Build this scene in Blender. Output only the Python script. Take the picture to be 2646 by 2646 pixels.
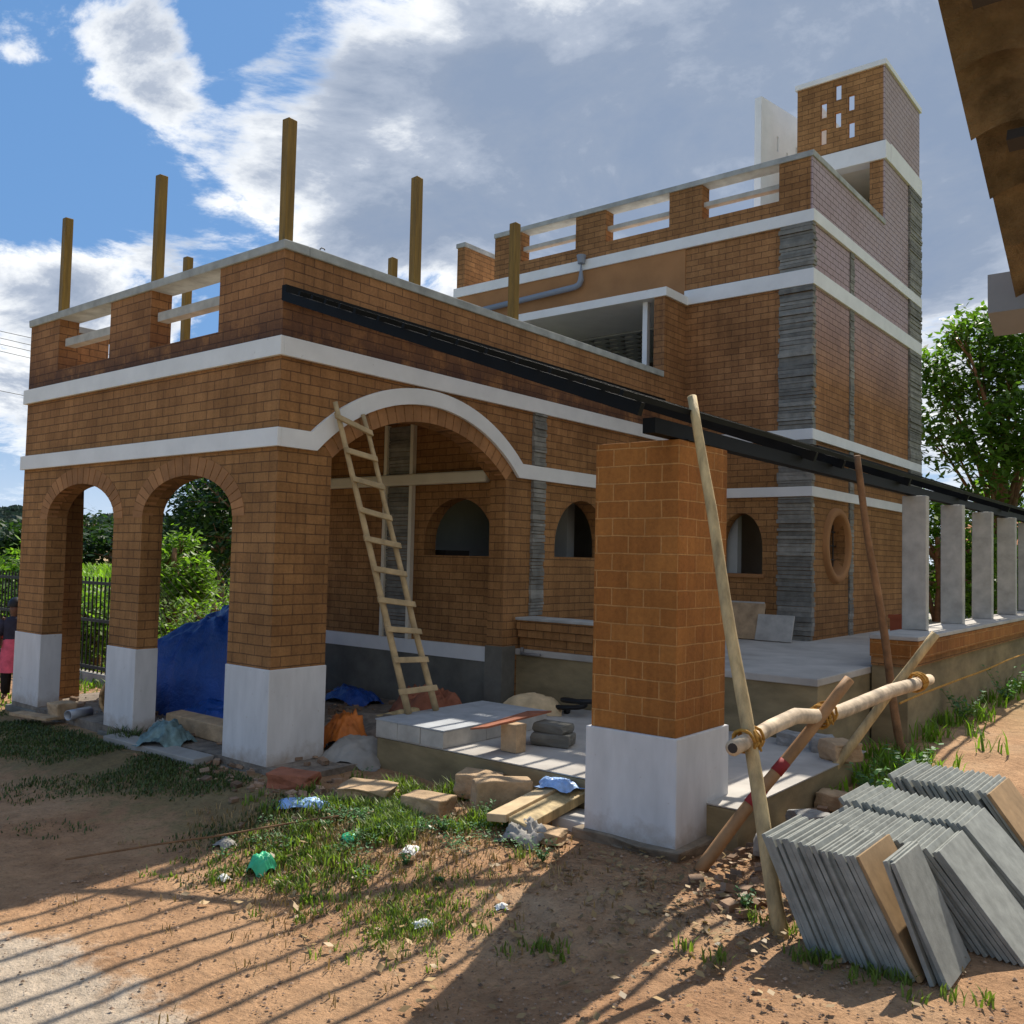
import bpy, bmesh, math, random
from mathutils import Vector, Matrix, noise
from mathutils.geometry import tessellate_polygon
random.seed(7)
for o in list(bpy.data.objects): bpy.data.objects.remove(o)
S = bpy.context.scene
COL = S.collection
# ------------------------------------------------------------------ camera
CAMP = Vector((5.744, -4.272, 1.65))
RT = Vector((.7795, .6260, .0230)); UP = Vector((.0140, -.0530, .9984)); FW = Vector((-.6262, .7781, .0502))
RT = RT.normalized(); FW = (FW - RT*FW.dot(RT)).normalized(); UP = RT.cross(FW)
cd = bpy.data.cameras.new('camera'); cam = bpy.data.objects.new('camera', cd); COL.objects.link(cam)
mt = Matrix((RT, UP, -FW)).transposed().to_4x4(); mt.translation = CAMP
cam.matrix_world = mt
cd.sensor_width = 36; cd.lens = 2357.28/2646*36; cd.clip_end = 5000; cd.clip_start = .05
S.camera = cam
S.view_settings.view_transform = 'Standard'; S.view_settings.look = 'None'
S.view_settings.exposure = 0.40; S.view_settings.gamma = 1
S.cycles.max_bounces = 8; S.cycles.diffuse_bounces = 5
def ray(px, py):
    return (RT*(px-1323) - UP*(py-1323) + FW*2357.28)
def at(px, py, ax, v):           # point where the view through a photo pixel meets a real plane
    r = ray(px, py); return CAMP + r*((v-CAMP[ax])/r[ax])
def far(px, py, d):
    r = ray(px, py); h = math.hypot(r.x, r.y); return CAMP + r*(d/h)
# ------------------------------------------------------------------ sun + sky
SX, SY = .22, .84
sd = Vector((SX, -SY, -1)).normalized()
sl = bpy.data.lights.new('sun', 'SUN'); sl.energy = 5.0; sl.angle = math.radians(.5); sl.color = (1, .93, .82)
so = bpy.data.objects.new('sun', sl); COL.objects.link(so); so.rotation_euler = sd.to_track_quat('-Z', 'Y').to_euler(); so.location = (-10, 30, 30)
W = bpy.data.worlds.new('World'); S.world = W; W.use_nodes = True
nt = W.node_tree; N = nt.nodes; L = nt.links; N.clear()
def nd(tree, t, **k):
    n = tree.nodes.new(t)
    for a, b in k.items():
        if a.startswith('i_'): n.inputs[int(a[2:])].default_value = b
        else: setattr(n, a, b)
    return n
def mth(tree, op, a, b=None, c=None, clamp=False):
    n = tree.nodes.new('ShaderNodeMath'); n.operation = op; n.use_clamp = clamp
    for i, v in enumerate((a, b, c)):
        if v is None: continue
        if hasattr(v, 'is_output'): tree.links.new(v, n.inputs[i])
        else: n.inputs[i].default_value = v
    return n.outputs[0]
def ramp(tree, fac, stops, interp='LINEAR'):
    n = tree.nodes.new('ShaderNodeValToRGB'); n.color_ramp.interpolation = interp
    e = n.color_ramp.elements
    while len(e) < len(stops): e.new(.5)
    for i, (p, c) in enumerate(stops): e[i].position = p; e[i].color = (c[0], c[1], c[2], 1) if hasattr(c, '__len__') else (c, c, c, 1)
    if fac is not None: tree.links.new(fac, n.inputs[0])
    return n.outputs[0]
def mixc(tree, f, a, b, mode='MIX'):
    n = tree.nodes.new('ShaderNodeMix'); n.data_type = 'RGBA'; n.blend_type = mode
    for s, v in ((0, f), (6, a), (7, b)):
        if hasattr(v, 'is_output'): tree.links.new(v, n.inputs[s])
        else: n.inputs[s].default_value = (v if s == 0 else (v[0], v[1], v[2], 1))
    return n.outputs[2]
sky = nd(nt, 'ShaderNodeTexSky', sky_type='NISHITA', sun_disc=False, sun_elevation=math.atan(1/math.hypot(SX, SY)), sun_rotation=math.atan2(-SX, SY), air_density=1.0, dust_density=.6, ozone_density=1.6)
tc = nd(nt, 'ShaderNodeTexCoord')
sep = nd(nt, 'ShaderNodeSeparateXYZ'); L.new(tc.outputs['Generated'], sep.inputs[0])
zc = mth(nt, 'ADD', mth(nt, 'MAXIMUM', sep.outputs[2], 0.0), .22)
cx = mth(nt, 'DIVIDE', sep.outputs[0], zc); cy = mth(nt, 'DIVIDE', sep.outputs[1], zc)
cmb = nd(nt, 'ShaderNodeCombineXYZ'); L.new(cx, cmb.inputs[0]); L.new(cy, cmb.inputs[1]); cmb.inputs[2].default_value = 3.7
n1 = nd(nt, 'ShaderNodeTexNoise'); n1.inputs['Scale'].default_value = 2.1; n1.inputs['Detail'].default_value = 12; n1.inputs['Roughness'].default_value = .64; n1.inputs['Distortion'].default_value = .35
L.new(cmb.outputs[0], n1.inputs['Vector'])
n2 = nd(nt, 'ShaderNodeTexNoise'); n2.inputs['Scale'].default_value = 2.4; n2.inputs['Detail'].default_value = 8; n2.inputs['Roughness'].default_value = .6
L.new(cmb.outputs[0], n2.inputs['Vector'])
dt = nd(nt, 'ShaderNodeVectorMath', operation='DOT_PRODUCT'); L.new(tc.outputs['Generated'], dt.inputs[0]); dt.inputs[1].default_value = (.78, .62, .0)
def blob(px, py, rad, amp):      # a cloud bank around one sky direction
    d = ray(px, py).normalized()
    v = nd(nt, 'ShaderNodeVectorMath', operation='DISTANCE'); L.new(tc.outputs['Generated'], v.inputs[0]); v.inputs[1].default_value = d
    m = nd(nt, 'ShaderNodeMapRange', interpolation_type='SMOOTHSTEP'); L.new(v.outputs['Value'], m.inputs[0])
    m.inputs[1].default_value = 0; m.inputs[2].default_value = rad; m.inputs[3].default_value = amp; m.inputs[4].default_value = 0
    return m.outputs[0]
dens = mth(nt, 'MULTIPLY_ADD', n1.outputs[0], 2.5, -1.26)
dens = mth(nt, 'ADD', dens, mth(nt, 'MULTIPLY_ADD', dt.outputs['Value'], .55, -.02))
db = nd(nt, 'ShaderNodeVectorMath', operation='DOT_PRODUCT'); L.new(tc.outputs['Generated'], db.inputs[0]); db.inputs[1].default_value = -FW
dens = mth(nt, 'ADD', dens, mth(nt, 'MAXIMUM', mth(nt, 'MULTIPLY', db.outputs['Value'], .5), 0.0))  # extra cloud out of view behind the camera, added to whiten the skylight
for b in ((1550, 330, .40, .46), (2100, 150, .40, .50), (2500, 300, .30, .40), (1180, 420, .20, .24), (880, 330, .085, .18), (700, 330, .09, .26), (900, 520, .13, .28), (640, 480, .08, .2), (420, 90, .10, .30), (300, 160, .08, .22), (420, 280, .07, .2), (470, 380, .05, .2), (900, 60, .10, .26), (1250, 60, .12, .2), (1250, 700, .25, .34), (40, 720, .17, .42), (250, 800, .2, .36), (40, 140, .045, .3), (100, 330, .13, -.25), (330, 500, .09, -.25), (560, 50, .05, -.2), (560, 200, .04, -.15), (830, 150, .05, -.26), (760, 230, .04, -.1), (2500, 900, .25, .05), (0, 1150, .22, .3), (200, 1020, .16, .2)):
    dens = mth(nt, 'ADD', dens, blob(*b))
cover = nd(nt, 'ShaderNodeMapRange', interpolation_type='SMOOTHSTEP'); L.new(dens, cover.inputs[0]); cover.inputs[1].default_value = -.03; cover.inputs[2].default_value = .24
thick = mth(nt, 'ADD', dens, mth(nt, 'MULTIPLY_ADD', n2.outputs[0], 1.35, -.62))
ccol = ramp(nt, thick, [(.0, (.66, .71, .78)), (.12, (.86, .87, .88)), (.28, (.66, .69, .73)), (.48, (.36, .41, .50)), (.75, (.235, .29, .39)), (1.0, (.21, .27, .38))])
skyc = mixc(nt, 1.0, sky.outputs[0], (.085, .085, .085), 'MULTIPLY')
skyb = mixc(nt, .72, skyc, (.10, .255, .54))
allc = mixc(nt, cover.outputs[0], skyb, ccol)
hz = nd(nt, 'ShaderNodeMapRange'); L.new(sep.outputs[2], hz.inputs[0]); hz.inputs[1].default_value = 0; hz.inputs[2].default_value = .14; hz.inputs[3].default_value = .75; hz.inputs[4].default_value = 0
allc = mixc(nt, hz.outputs[0], allc, (.60, .70, .82))
bg = nd(nt, 'ShaderNodeBackground'); L.new(allc, bg.inputs[0]); bg.inputs[1].default_value = 1.0
wo = nd(nt, 'ShaderNodeOutputWorld'); L.new(bg.outputs[0], wo.inputs[0])

# ------------------------------------------------------------------ materials
MAT = {}
def base(name, rough=.8, spec=.3):
    m = bpy.data.materials.new(name); m.use_nodes = True; t = m.node_tree
    b = t.nodes['Principled BSDF']; b.inputs['Roughness'].default_value = rough
    b.inputs['Specular IOR Level'].default_value = spec
    MAT[name] = m; return m, t, b
def pos(t):
    g = t.nodes.new('ShaderNodeNewGeometry'); return g
def noise_n(t, vec, scale, detail=4, rough=.55):
    n = t.nodes.new('ShaderNodeTexNoise'); n.inputs['Scale'].default_value = scale; n.inputs['Detail'].default_value = detail; n.inputs['Roughness'].default_value = rough
    if vec is not None: t.links.new(vec, n.inputs['Vector'])
    return n.outputs[0]
def bump(t, b, h, strength=.4, dist=.01):
    n = t.nodes.new('ShaderNodeBump'); n.inputs['Strength'].default_value = strength; n.inputs['Distance'].default_value = dist
    t.links.new(h, n.inputs['Height']); t.links.new(n.outputs[0], b.inputs['Normal'])
def plain(name, c, rough=.8, var=.25, sc=6, bs=.3, bd=.006, spec=.3, island=0, stretch=None, metal=0):
    m, t, b = base(name, rough, spec); g = pos(t); v = g.outputs['Position']
    if stretch:
        mp = t.nodes.new('ShaderNodeMapping'); t.links.new(v, mp.inputs[0]); mp.inputs['Scale'].default_value = stretch; v = mp.outputs[0]
    n = noise_n(t, v, sc, 6, .6)
    lo = [x*(1-var) for x in c]; hi = [min(1, x*(1+var)) for x in c]
    col = ramp(t, n, [(.3, lo), (.7, hi)])
    if island:
        r = ramp(t, g.outputs['Random Per Island'], [(0, 1-island), (1, 1+island)])
        col = mixc(t, 1.0, col, r, 'MULTIPLY')
    t.links.new(col, b.inputs['Base Color']); b.inputs['Metallic'].default_value = metal
    if bs: bump(t, b, noise_n(t, v, sc*5, 6, .65), bs, bd)
    return m
def brick(name, c1, c2, mortar, w=.235, h=.1035, ms=.007, stain=False, off=(0, 0)):
    m, t, b = base(name, .88, .2); g = pos(t)
    s = t.nodes.new('ShaderNodeSeparateXYZ'); t.links.new(g.outputs['Position'], s.inputs[0])
    u = mth(t, 'ADD', s.outputs[0], s.outputs[1])
    cb = t.nodes.new('ShaderNodeCombineXYZ'); wob = noise_n(t, g.outputs['Position'], 5, 3)
    t.links.new(mth(t, 'ADD', mth(t, 'MULTIPLY_ADD', wob, .012, off[0]), u), cb.inputs[0])
    wob2 = noise_n(t, g.outputs['Position'], 7, 3)
    t.links.new(mth(t, 'ADD', mth(t, 'MULTIPLY_ADD', wob2, .012, off[1]), s.outputs[2]), cb.inputs[1])
    br = t.nodes.new('ShaderNodeTexBrick'); t.links.new(cb.outputs[0], br.inputs['Vector'])
    br.inputs['Scale'].default_value = 1; br.inputs['Brick Width'].default_value = w; br.inputs['Row Height'].default_value = h
    br.inputs['Mortar Size'].default_value = ms; br.inputs['Mortar Smooth'].default_value = .25; br.inputs['Bias'].default_value = 0
    for k, c in (('Color1', c1), ('Color2', c2), ('Mortar', mortar)): br.inputs[k].default_value = (*c, 1)
    n = noise_n(t, g.outputs['Position'], 1.3, 5); f = noise_n(t, g.outputs['Position'], 45, 5, .7)
    col = mixc(t, 1.0, br.outputs['Color'], ramp(t, n, [(.32, (.76, .73, .70)), (.68, (1.2, 1.18, 1.15))]), 'MULTIPLY')
    col = mixc(t, 1.0, col, ramp(t, f, [(.3, .82), (.7, 1.15)]), 'MULTIPLY')
    # scraped dirt streaks down the blocks
    mp = t.nodes.new('ShaderNodeMapping'); t.links.new(g.outputs['Position'], mp.inputs[0]); mp.inputs['Scale'].default_value = (9, 9, .7)
    st = noise_n(t, mp.outputs[0], 1.5, 4)
    col = mixc(t, 1.0, col, ramp(t, st, [(.35, .86), (.6, 1.06)]), 'MULTIPLY')
    if stain:
        # rain-stained courses standing on each projecting band, paler mauve blocks high on the gable side
        def zone(z0, z1, z2):
            a = t.nodes.new('ShaderNodeMapRange'); t.links.new(s.outputs[2], a.inputs[0]); a.inputs[1].default_value = z0; a.inputs[2].default_value = z1; a.inputs[3].default_value = 0; a.inputs[4].default_value = 1
            d = t.nodes.new('ShaderNodeMapRange'); t.links.new(s.outputs[2], d.inputs[0]); d.inputs[1].default_value = z1; d.inputs[2].default_value = z2; d.inputs[3].default_value = 1; d.inputs[4].default_value = 0
            return mth(t, 'MULTIPLY', a.outputs[0], d.outputs[0])
        zf = mth(t, 'MULTIPLY', zone(3.25, 3.3, 3.72), ramp(t, noise_n(t, g.outputs['Position'], 3.2, 5, .7), [(.34, 0), (.52, 1)]), clamp=True)
        wing_ = mth(t, 'MULTIPLY', mth(t, 'LESS_THAN', s.outputs[0], .1), mth(t, 'LESS_THAN', s.outputs[1], 5.8))
        zf = mth(t, 'MULTIPLY', zf, wing_)
        col = mixc(t, mth(t, 'MULTIPLY', zf, .85), col, (.055, .03, .026))
        up = t.nodes.new('ShaderNodeMapRange'); t.links.new(s.outputs[2], up.inputs[0]); up.inputs[1].default_value = 3.9; up.inputs[2].default_value = 5.5; up.inputs[3].default_value = 0; up.inputs[4].default_value = .95
        sx = t.nodes.new('ShaderNodeMapRange'); t.links.new(s.outputs[0], sx.inputs[0]); sx.inputs[1].default_value = 1.66; sx.inputs[2].default_value = 1.685
        pale_high = mth(t, 'MULTIPLY', up.outputs[0], sx.outputs[0])
        blockf = mth(t, 'SUBTRACT', 1.0, br.outputs['Fac'])
        col = mixc(t, mth(t, 'MULTIPLY', mth(t, 'MULTIPLY', pale_high, blockf), ramp(t, n, [(.3, .75), (.7, 1.0)])), col, (.44, .36, .385))
        col = mixc(t, mth(t, 'MULTIPLY', pale_high, br.outputs['Fac']), col, (.09, .065, .06))
        red = mth(t, 'MULTIPLY', zone(2.6, 3.6, 7.5), .38)
        col = mixc(t, red, col, mixc(t, 1.0, col, (1.05, .88, 1.1), 'MULTIPLY'))
    t.links.new(col, b.inputs['Base Color'])
    hh = mth(t, 'ADD', mth(t, 'MULTIPLY', br.outputs['Fac'], -1.0), mth(t, 'MULTIPLY', f, .5))
    bump(t, b, hh, .9, .014)
    return m
brick('brick_wall', (.345, .178, .070), (.268, .134, .052), (.155, .082, .04), w=.195, h=.0785, ms=.0042, stain=True)
brick('brick_pillar', (.345, .145, .038), (.265, .102, .026), (.43, .22, .08), w=.22, h=.104, ms=.005, off=(.03, .07))
plain('brick_block', (.32, .155, .065), .9, .2, 6, .5, .006, island=.22)
plain('mortar_dark', (.10, .05, .026), .9)
plain('mud_plaster', (.33, .16, .065), .9, .14, 2.5, .25, .004)
plain('white_paint', (.72, .71, .69), .6, .07, 3, .2, .003)
plain('white_base', (.60, .59, .58), .7, .10, 2.2, .3, .004, stretch=(3.5, 3.5, 1))
def splash(name, mud, z0, z1, amt=.8):
    m = MAT[name]; t = m.node_tree; b = t.nodes['Principled BSDF']; src = b.inputs['Base Color'].links[0].from_socket
    g = pos(t); s_ = t.nodes.new('ShaderNodeSeparateXYZ'); t.links.new(g.outputs['Position'], s_.inputs[0])
    mr = t.nodes.new('ShaderNodeMapRange'); t.links.new(mth(t, 'ADD', s_.outputs[2], mth(t, 'MULTIPLY_ADD', noise_n(t, g.outputs['Position'], 9, 6, .7), -.35, .17)), mr.inputs[0])
    mr.inputs[1].default_value = z0; mr.inputs[2].default_value = z1; mr.inputs[3].default_value = amt; mr.inputs[4].default_value = 0
    c = mixc(t, mr.outputs[0], src, mud)
    sp = ramp(t, noise_n(t, g.outputs['Position'], 26, 4, .6), [(.66, 0), (.74, .35)])
    c = mixc(t, sp, c, mud)
    t.links.new(c, b.inputs['Base Color'])
splash('white_base', (.30, .22, .15), -.02, .16)
splash('white_paint', (.33, .30, .26), -3, -2)
plain('cream_shaded_white', (.68, .62, .50), .7, .08, 3, .1, .002)  # cream, also the white porch band with shade mixed into its colour
plain('cement', (.30, .28, .25), .9, .22, 3, .45, .006)
plain('cement_dark', (.155, .145, .12), .9, .3, 3, .5, .01)
plain('slab_plaster', (.24, .185, .10), .9, .3, 2.5, .4, .006, stretch=(1, 1, 2.5))
plain('floor_cement', (.42, .39, .35), .85, .22, 2.0, .4, .004)
plain('coping', (.36, .36, .34), .85, .28, 5, .45, .006)
plain('slate', (.20, .19, .165), .75, .3, 9, .7, .008, island=.28)
plain('granite', (.42, .395, .35), .8, .2, 7, .3, .004)
plain('granite_slab', (.275, .285, .255), .6, .24, 14, .3, .003, island=.3)
plain('granite_top', (.36, .38, .40), .6, .15, 9, .3, .003)
plain('slab_brown', (.34, .22, .11), .8, .25, 9, .3, .003, island=.1)
plain('steel_black', (.007, .007, .007), .62, .2, 5, .1, .001, spec=.12)
plain('post_wood', (.20, .115, .02), .6, .35, 5, .3, .004, stretch=(6, 6, .5))
plain('pole_wood', (.46, .34, .17), .7, .45, 3, .7, .008, stretch=(5, 5, 1.2))
plain('pole_pale', (.52, .40, .27), .7, .5, 7, .5, .006)
plain('pole_red', (.33, .18, .08), .7, .3, 7, .4, .004)
plain('bark', (.22, .12, .06), .9, .4, 8, .8, .01)
plain('ladder_wood', (.42, .31, .17), .75, .3, 8, .5, .004, island=.12)
plain('rope', (.42, .22, .045), .95, .4, 40, .8, .006)
plain('red_paint', (.30, .03, .03), .7)
plain('pink_paint', (.55, .28, .28), .7)
plain('tarp_blue', (.008, .06, .29), .34, .3, 2.2, .9, .03, spec=.5)
plain('tarp_teal', (.13, .20, .20), .6, .6, 9, .4, .01)
plain('plastic_orange', (.52, .15, .025), .5, .3, 8, .5, .01)
plain('plastic_blue', (.30, .46, .75), .4, .3, 12, .4, .004)
plain('plastic_green', (.05, .42, .2), .35, .15, 12, .2, .002)
plain('paper_white', (.75, .74, .7), .8, .1, 12)
plain('stone_tan', (.42, .29, .17), .9, .3, 8, .8, .012)
plain('stone_red', (.30, .11, .06), .9, .3, 8, .8, .012)
plain('stone_grey', (.30, .29, .27), .9, .3, 8, .8, .012)
plain('metal_grey', (.32, .33, .35), .4, .1, 4, .05, .001, metal=.3)
plain('galv', (.21, .20, .195), .5, .12, 4, .05, .001, metal=.1)
plain('pvc_grey', (.22, .24, .28), .5, .08, 4, 0)
plain('bucket_red', (.30, .07, .025), .5, .1, 4, 0)
plain('tile_clay', (.20, .145, .085), .95, .5, 7, 1.0, .03, island=.2, spec=.1)
plain('tile_orange', (.5, .17, .07), .9, .3, 3)
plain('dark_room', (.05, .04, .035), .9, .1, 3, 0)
plain('room_wall', (.32, .27, .22), .9, .1, 3, 0)
plain('room_paint', (.42, .43, .42), .9, .1, 3, 0)
plain('iron', (.03, .03, .03), .6, .1, 5, 0)
plain('net_wire', (.25, .27, .26), .6, .1, 5, 0)
plain('rubble', (.23, .19, .15), .95, .4, 10, .9, .02)
plain('paper_tan', (.58, .43, .25), .85, .2, 10, .3, .004)
plain('hose_black', (.015, .015, .015), .5, .1, 4, 0)
plain('basket', (.42, .26, .12), .85, .4, 30, .8, .01)
plain('skin', (.14, .07, .045), .6, .1, 10, 0)
plain('hair', (.012, .01, .01), .5, .1, 10, 0)
plain('cloth_pink', (.62, .10, .15), .85, .25, 14, .3, .004)
plain('cloth_dark', (.03, .028, .045), .85, .25, 14, .3, .004)
plain('cloth_black', (.014, .013, .015), .85, .2, 14, .3, .004)
plain('cloth_navy', (.03, .05, .11), .85, .2, 14, .3, .004)
plain('cloth_maroon', (.25, .07, .06), .85, .2, 14, .3, .004)
plain('hill_forest', (.035, .062, .030), .95, .5, .05, .0)
plain('field_tan', (.42, .30, .16), .95, .25, .1, 0)
def leafmat(name, c, var=.45, trans=.35):
    m, t, b = base(name, .5, .3); g = pos(t)
    col = ramp(t, g.outputs['Random Per Island'], [(0, [x*(1-var) for x in c]), (.6, c), (1, [x*(1+var) for x in c])])
    t.links.new(col, b.inputs['Base Color'])
    tr = t.nodes.new('ShaderNodeBsdfTranslucent'); t.links.new(mixc(t, 1.0, col, (1.25, 1.5, .55), 'MULTIPLY'), tr.inputs[0])
    mx = t.nodes.new('ShaderNodeMixShader'); mx.inputs[0].default_value = trans
    out = t.nodes['Material Output']; t.links.new(b.outputs[0], mx.inputs[1]); t.links.new(tr.outputs[0], mx.inputs[2]); t.links.new(mx.outputs[0], out.inputs[0])
leafmat('leaf_dark', (.028, .058, .017)); leafmat('leaf_mid', (.10, .175, .03), trans=.45); leafmat('leaf_bright', (.16, .26, .035), trans=.5)
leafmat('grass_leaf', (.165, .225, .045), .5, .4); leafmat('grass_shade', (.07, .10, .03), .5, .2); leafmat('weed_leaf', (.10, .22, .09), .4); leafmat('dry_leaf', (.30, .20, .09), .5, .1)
leafmat('forest', (.035, .058, .045), .5, .1)  # bluish distance haze mixed into the leaf green
# ground: reddish earth, pale trodden sand path by the camera kept to the sunlit side, mossy strip against the wing widened to darken its shaded soil
m, t, b = base('earth', .95, .15); g = pos(t); P_ = g.outputs['Position']
s = t.nodes.new('ShaderNodeSeparateXYZ'); t.links.new(P_, s.inputs[0])
nA = noise_n(t, P_, .9, 6, .6); nB = noise_n(t, P_, 7, 6, .65); nC = noise_n(t, P_, 60, 4, .7); nD = noise_n(t, P_, 22, 8, .75)
col = ramp(t, nA, [(.28, (.33, .175, .09)), (.55, (.46, .275, .15)), (.75, (.45, .31, .19))])
pale = mth(t, 'ADD', mth(t, 'MULTIPLY', mth(t, 'MAXIMUM', mth(t, 'SUBTRACT', s.outputs[0], 2.55), 0.0), -1.6), mth(t, 'MULTIPLY', mth(t, 'ADD', s.outputs[1], 2.12), -1.5))
pale = mth(t, 'SUBTRACT', pale, mth(t, 'MULTIPLY', mth(t, 'MAXIMUM', mth(t, 'SUBTRACT', 1.45, s.outputs[0]), 0.0), 1.5))  # pale tone faded out towards the wing's shadow, so lit ground is coloured lighter
pale = mth(t, 'ADD', pale, mth(t, 'MULTIPLY_ADD', nB, 1.0, -.5))
pm = t.nodes.new('ShaderNodeMapRange'); pm.interpolation_type = 'SMOOTHSTEP'; t.links.new(pale, pm.inputs[0]); pm.inputs[1].default_value = .0; pm.inputs[2].default_value = .35
col = mixc(t, mth(t, 'MULTIPLY', pm.outputs[0], .72), col, (.52, .455, .36))
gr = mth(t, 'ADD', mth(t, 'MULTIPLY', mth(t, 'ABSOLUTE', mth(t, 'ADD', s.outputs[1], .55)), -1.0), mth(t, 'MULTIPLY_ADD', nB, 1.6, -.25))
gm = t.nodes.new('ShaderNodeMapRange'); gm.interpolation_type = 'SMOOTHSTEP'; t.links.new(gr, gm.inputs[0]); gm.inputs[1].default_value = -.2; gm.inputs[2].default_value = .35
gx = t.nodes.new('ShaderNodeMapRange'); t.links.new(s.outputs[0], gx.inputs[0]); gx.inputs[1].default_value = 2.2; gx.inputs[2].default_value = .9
col = mixc(t, mth(t, 'MULTIPLY', mth(t, 'MULTIPLY', gm.outputs[0], gx.outputs[0]), .7), col, (.12, .115, .05))  # moss tint, spread wider to paint the shaded soil darker
fa = t.nodes.new('ShaderNodeMapRange'); t.links.new(mth(t, 'ADD', mth(t, 'ABSOLUTE', s.outputs[0]), mth(t, 'ABSOLUTE', s.outputs[1])), fa.inputs[0]); fa.inputs[1].default_value = 9; fa.inputs[2].default_value = 16
col = mixc(t, fa.outputs[0], col, ramp(t, noise_n(t, P_, .12, 6, .7), [(.35, (.09, .13, .04)), (.5, (.20, .22, .07)), (.65, (.30, .25, .11))]))
col = mixc(t, 1.0, col, ramp(t, nB, [(.3, .78), (.7, 1.16)]), 'MULTIPLY')
col = mixc(t, 1.0, col, ramp(t, nC, [(.28, .5), (.42, 1.0), (.7, 1.14)]), 'MULTIPLY')
col = mixc(t, 1.0, col, ramp(t, nD, [(.30, .58), (.45, .95), (.6, 1.05), (.75, 1.25)]), 'MULTIPLY')
t.links.new(col, b.inputs['Base Color'])
bump(t, b, mth(t, 'ADD', nB, mth(t, 'ADD', mth(t, 'MULTIPLY', nC, .3), mth(t, 'MULTIPLY', nD, .6))), 1.0, .035)

# ------------------------------------------------------------------ mesh helpers
class MB:
    def __init__(s): s.v = []; s.f = []
    def quad(s, *p):
        i = len(s.v); s.v += [tuple(q) for q in p]; s.f.append(tuple(range(i, i+len(p)))); return s
    def mesh(s, vs, fs):
        i = len(s.v); s.v += [tuple(q) for q in vs]; s.f += [tuple(i+k for k in f) for f in fs]; return s
    def hexa(s, p): return s.mesh(p, [(0, 3, 2, 1), (4, 5, 6, 7), (0, 1, 5, 4), (1, 2, 6, 5), (2, 3, 7, 6), (3, 0, 4, 7)])
    def box(s, x0, x1, y0, y1, z0, z1, j=0):
        r = lambda: random.uniform(-j, j)
        return s.hexa([(x+r(), y+r(), z+r()) for z in (z0, z1) for x, y in ((x0, y0), (x1, y0), (x1, y1), (x0, y1))])
    def obox(s, c, ux, uy, uz):       # centre and three half-axis vectors
        c, ux, uy, uz = map(Vector, (c, ux, uy, uz))
        return s.hexa([c+a*ux+b*uy+d*uz for d in (-1, 1) for a, b in ((-1, -1), (1, -1), (1, 1), (-1, 1))])
    def tube(s, pts, rad, n=10, cap=True):
        pts = [Vector(p) for p in pts]; rs = rad if hasattr(rad, '__len__') else [rad]*len(pts)
        i0 = len(s.v); ref = Vector((0, 0, 1)) if abs((pts[-1]-pts[0]).normalized().z) < .9 else Vector((1, 0, 0))
        for i, p in enumerate(pts):
            d = (pts[min(i+1, len(pts)-1)]-pts[max(i-1, 0)]).normalized(); a = d.cross(ref).normalized(); b = a.cross(d)
            for k in range(n):
                t = 2*math.pi*k/n; s.v.append(tuple(p+(a*math.cos(t)+b*math.sin(t))*rs[i]))
        for i in range(len(pts)-1):
            for k in range(n): s.f.append((i0+i*n+k, i0+(i+1)*n+k, i0+(i+1)*n+(k+1) % n, i0+i*n+(k+1) % n))
        if cap:
            s.f.append(tuple(i0+k for k in range(n))); s.f.append(tuple(i0+(len(pts)-1)*n+k for k in reversed(range(n))))
        return s
    def plate(s, loops, axis, a, b):  # 2-D outline with holes, extruded from a to b along axis; (u,z) with u = the other ground axis
        mp = (lambda u, w, d: (u, d, w)) if axis == 'y' else ((lambda u, w, d: (d, u, w)) if axis == 'x' else (lambda u, w, d: (u, w, d)))
        tris = tessellate_polygon([[Vector((p[0], p[1], 0)) for p in lp] for lp in loops])
        flat = [p for lp in loops for p in lp]; n = len(flat); i = len(s.v)
        s.v += [mp(p[0], p[1], a) for p in flat]+[mp(p[0], p[1], b) for p in flat]
        for q in tris: s.f.append(tuple(i+k for k in q)); s.f.append(tuple(i+n+k for k in reversed(q)))
        k = 0
        for lp in loops:
            m_ = len(lp)
            for j in range(m_): s.f.append((i+k+j, i+k+(j+1) % m_, i+n+k+(j+1) % m_, i+n+k+j))
            k += m_
        return s
    def build(s, name, mat, parent=None, smooth=False, bevel=0, sub=0):
        me = bpy.data.meshes.new(name); me.from_pydata(s.v, [], s.f); me.validate()
        bm = bmesh.new(); bm.from_mesh(me); bmesh.ops.recalc_face_normals(bm, faces=bm.faces); bm.to_mesh(me); bm.free()
        me.materials.append(MAT[mat]); o = bpy.data.objects.new(name, me); COL.objects.link(o)
        if parent is not None: o.parent = parent; o.matrix_parent_inverse = parent.matrix_world.inverted() if False else Matrix.Translation(-parent.location)
        if smooth: me.polygons.foreach_set('use_smooth', [True]*len(me.polygons))
        if bevel: md = o.modifiers.new('bevel', 'BEVEL'); md.width = bevel; md.segments = 2; md.limit_method = 'ANGLE'
        if sub: md = o.modifiers.new('sub', 'SUBSURF'); md.levels = sub; md.render_levels = sub
        return o
def tag(o, label, cat, group=None):
    o['label'] = label; o['category'] = cat
    if group: o['group'] = group
    return o
def thing(name, label, cat, loc=(0, 0, 0), group=None):
    o = bpy.data.objects.new(name, None); COL.objects.link(o); o.location = loc; o.empty_display_size = .1
    return tag(o, label, cat, group)
T_ = tag
def kind(o, k): o['kind'] = k; return o
def arc(cx, cz, r, a0, a1, n=20): return [(cx+r*math.cos(a0+(a1-a0)*i/n), cz+r*math.sin(a0+(a1-a0)*i/n)) for i in range(n+1)]
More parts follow.
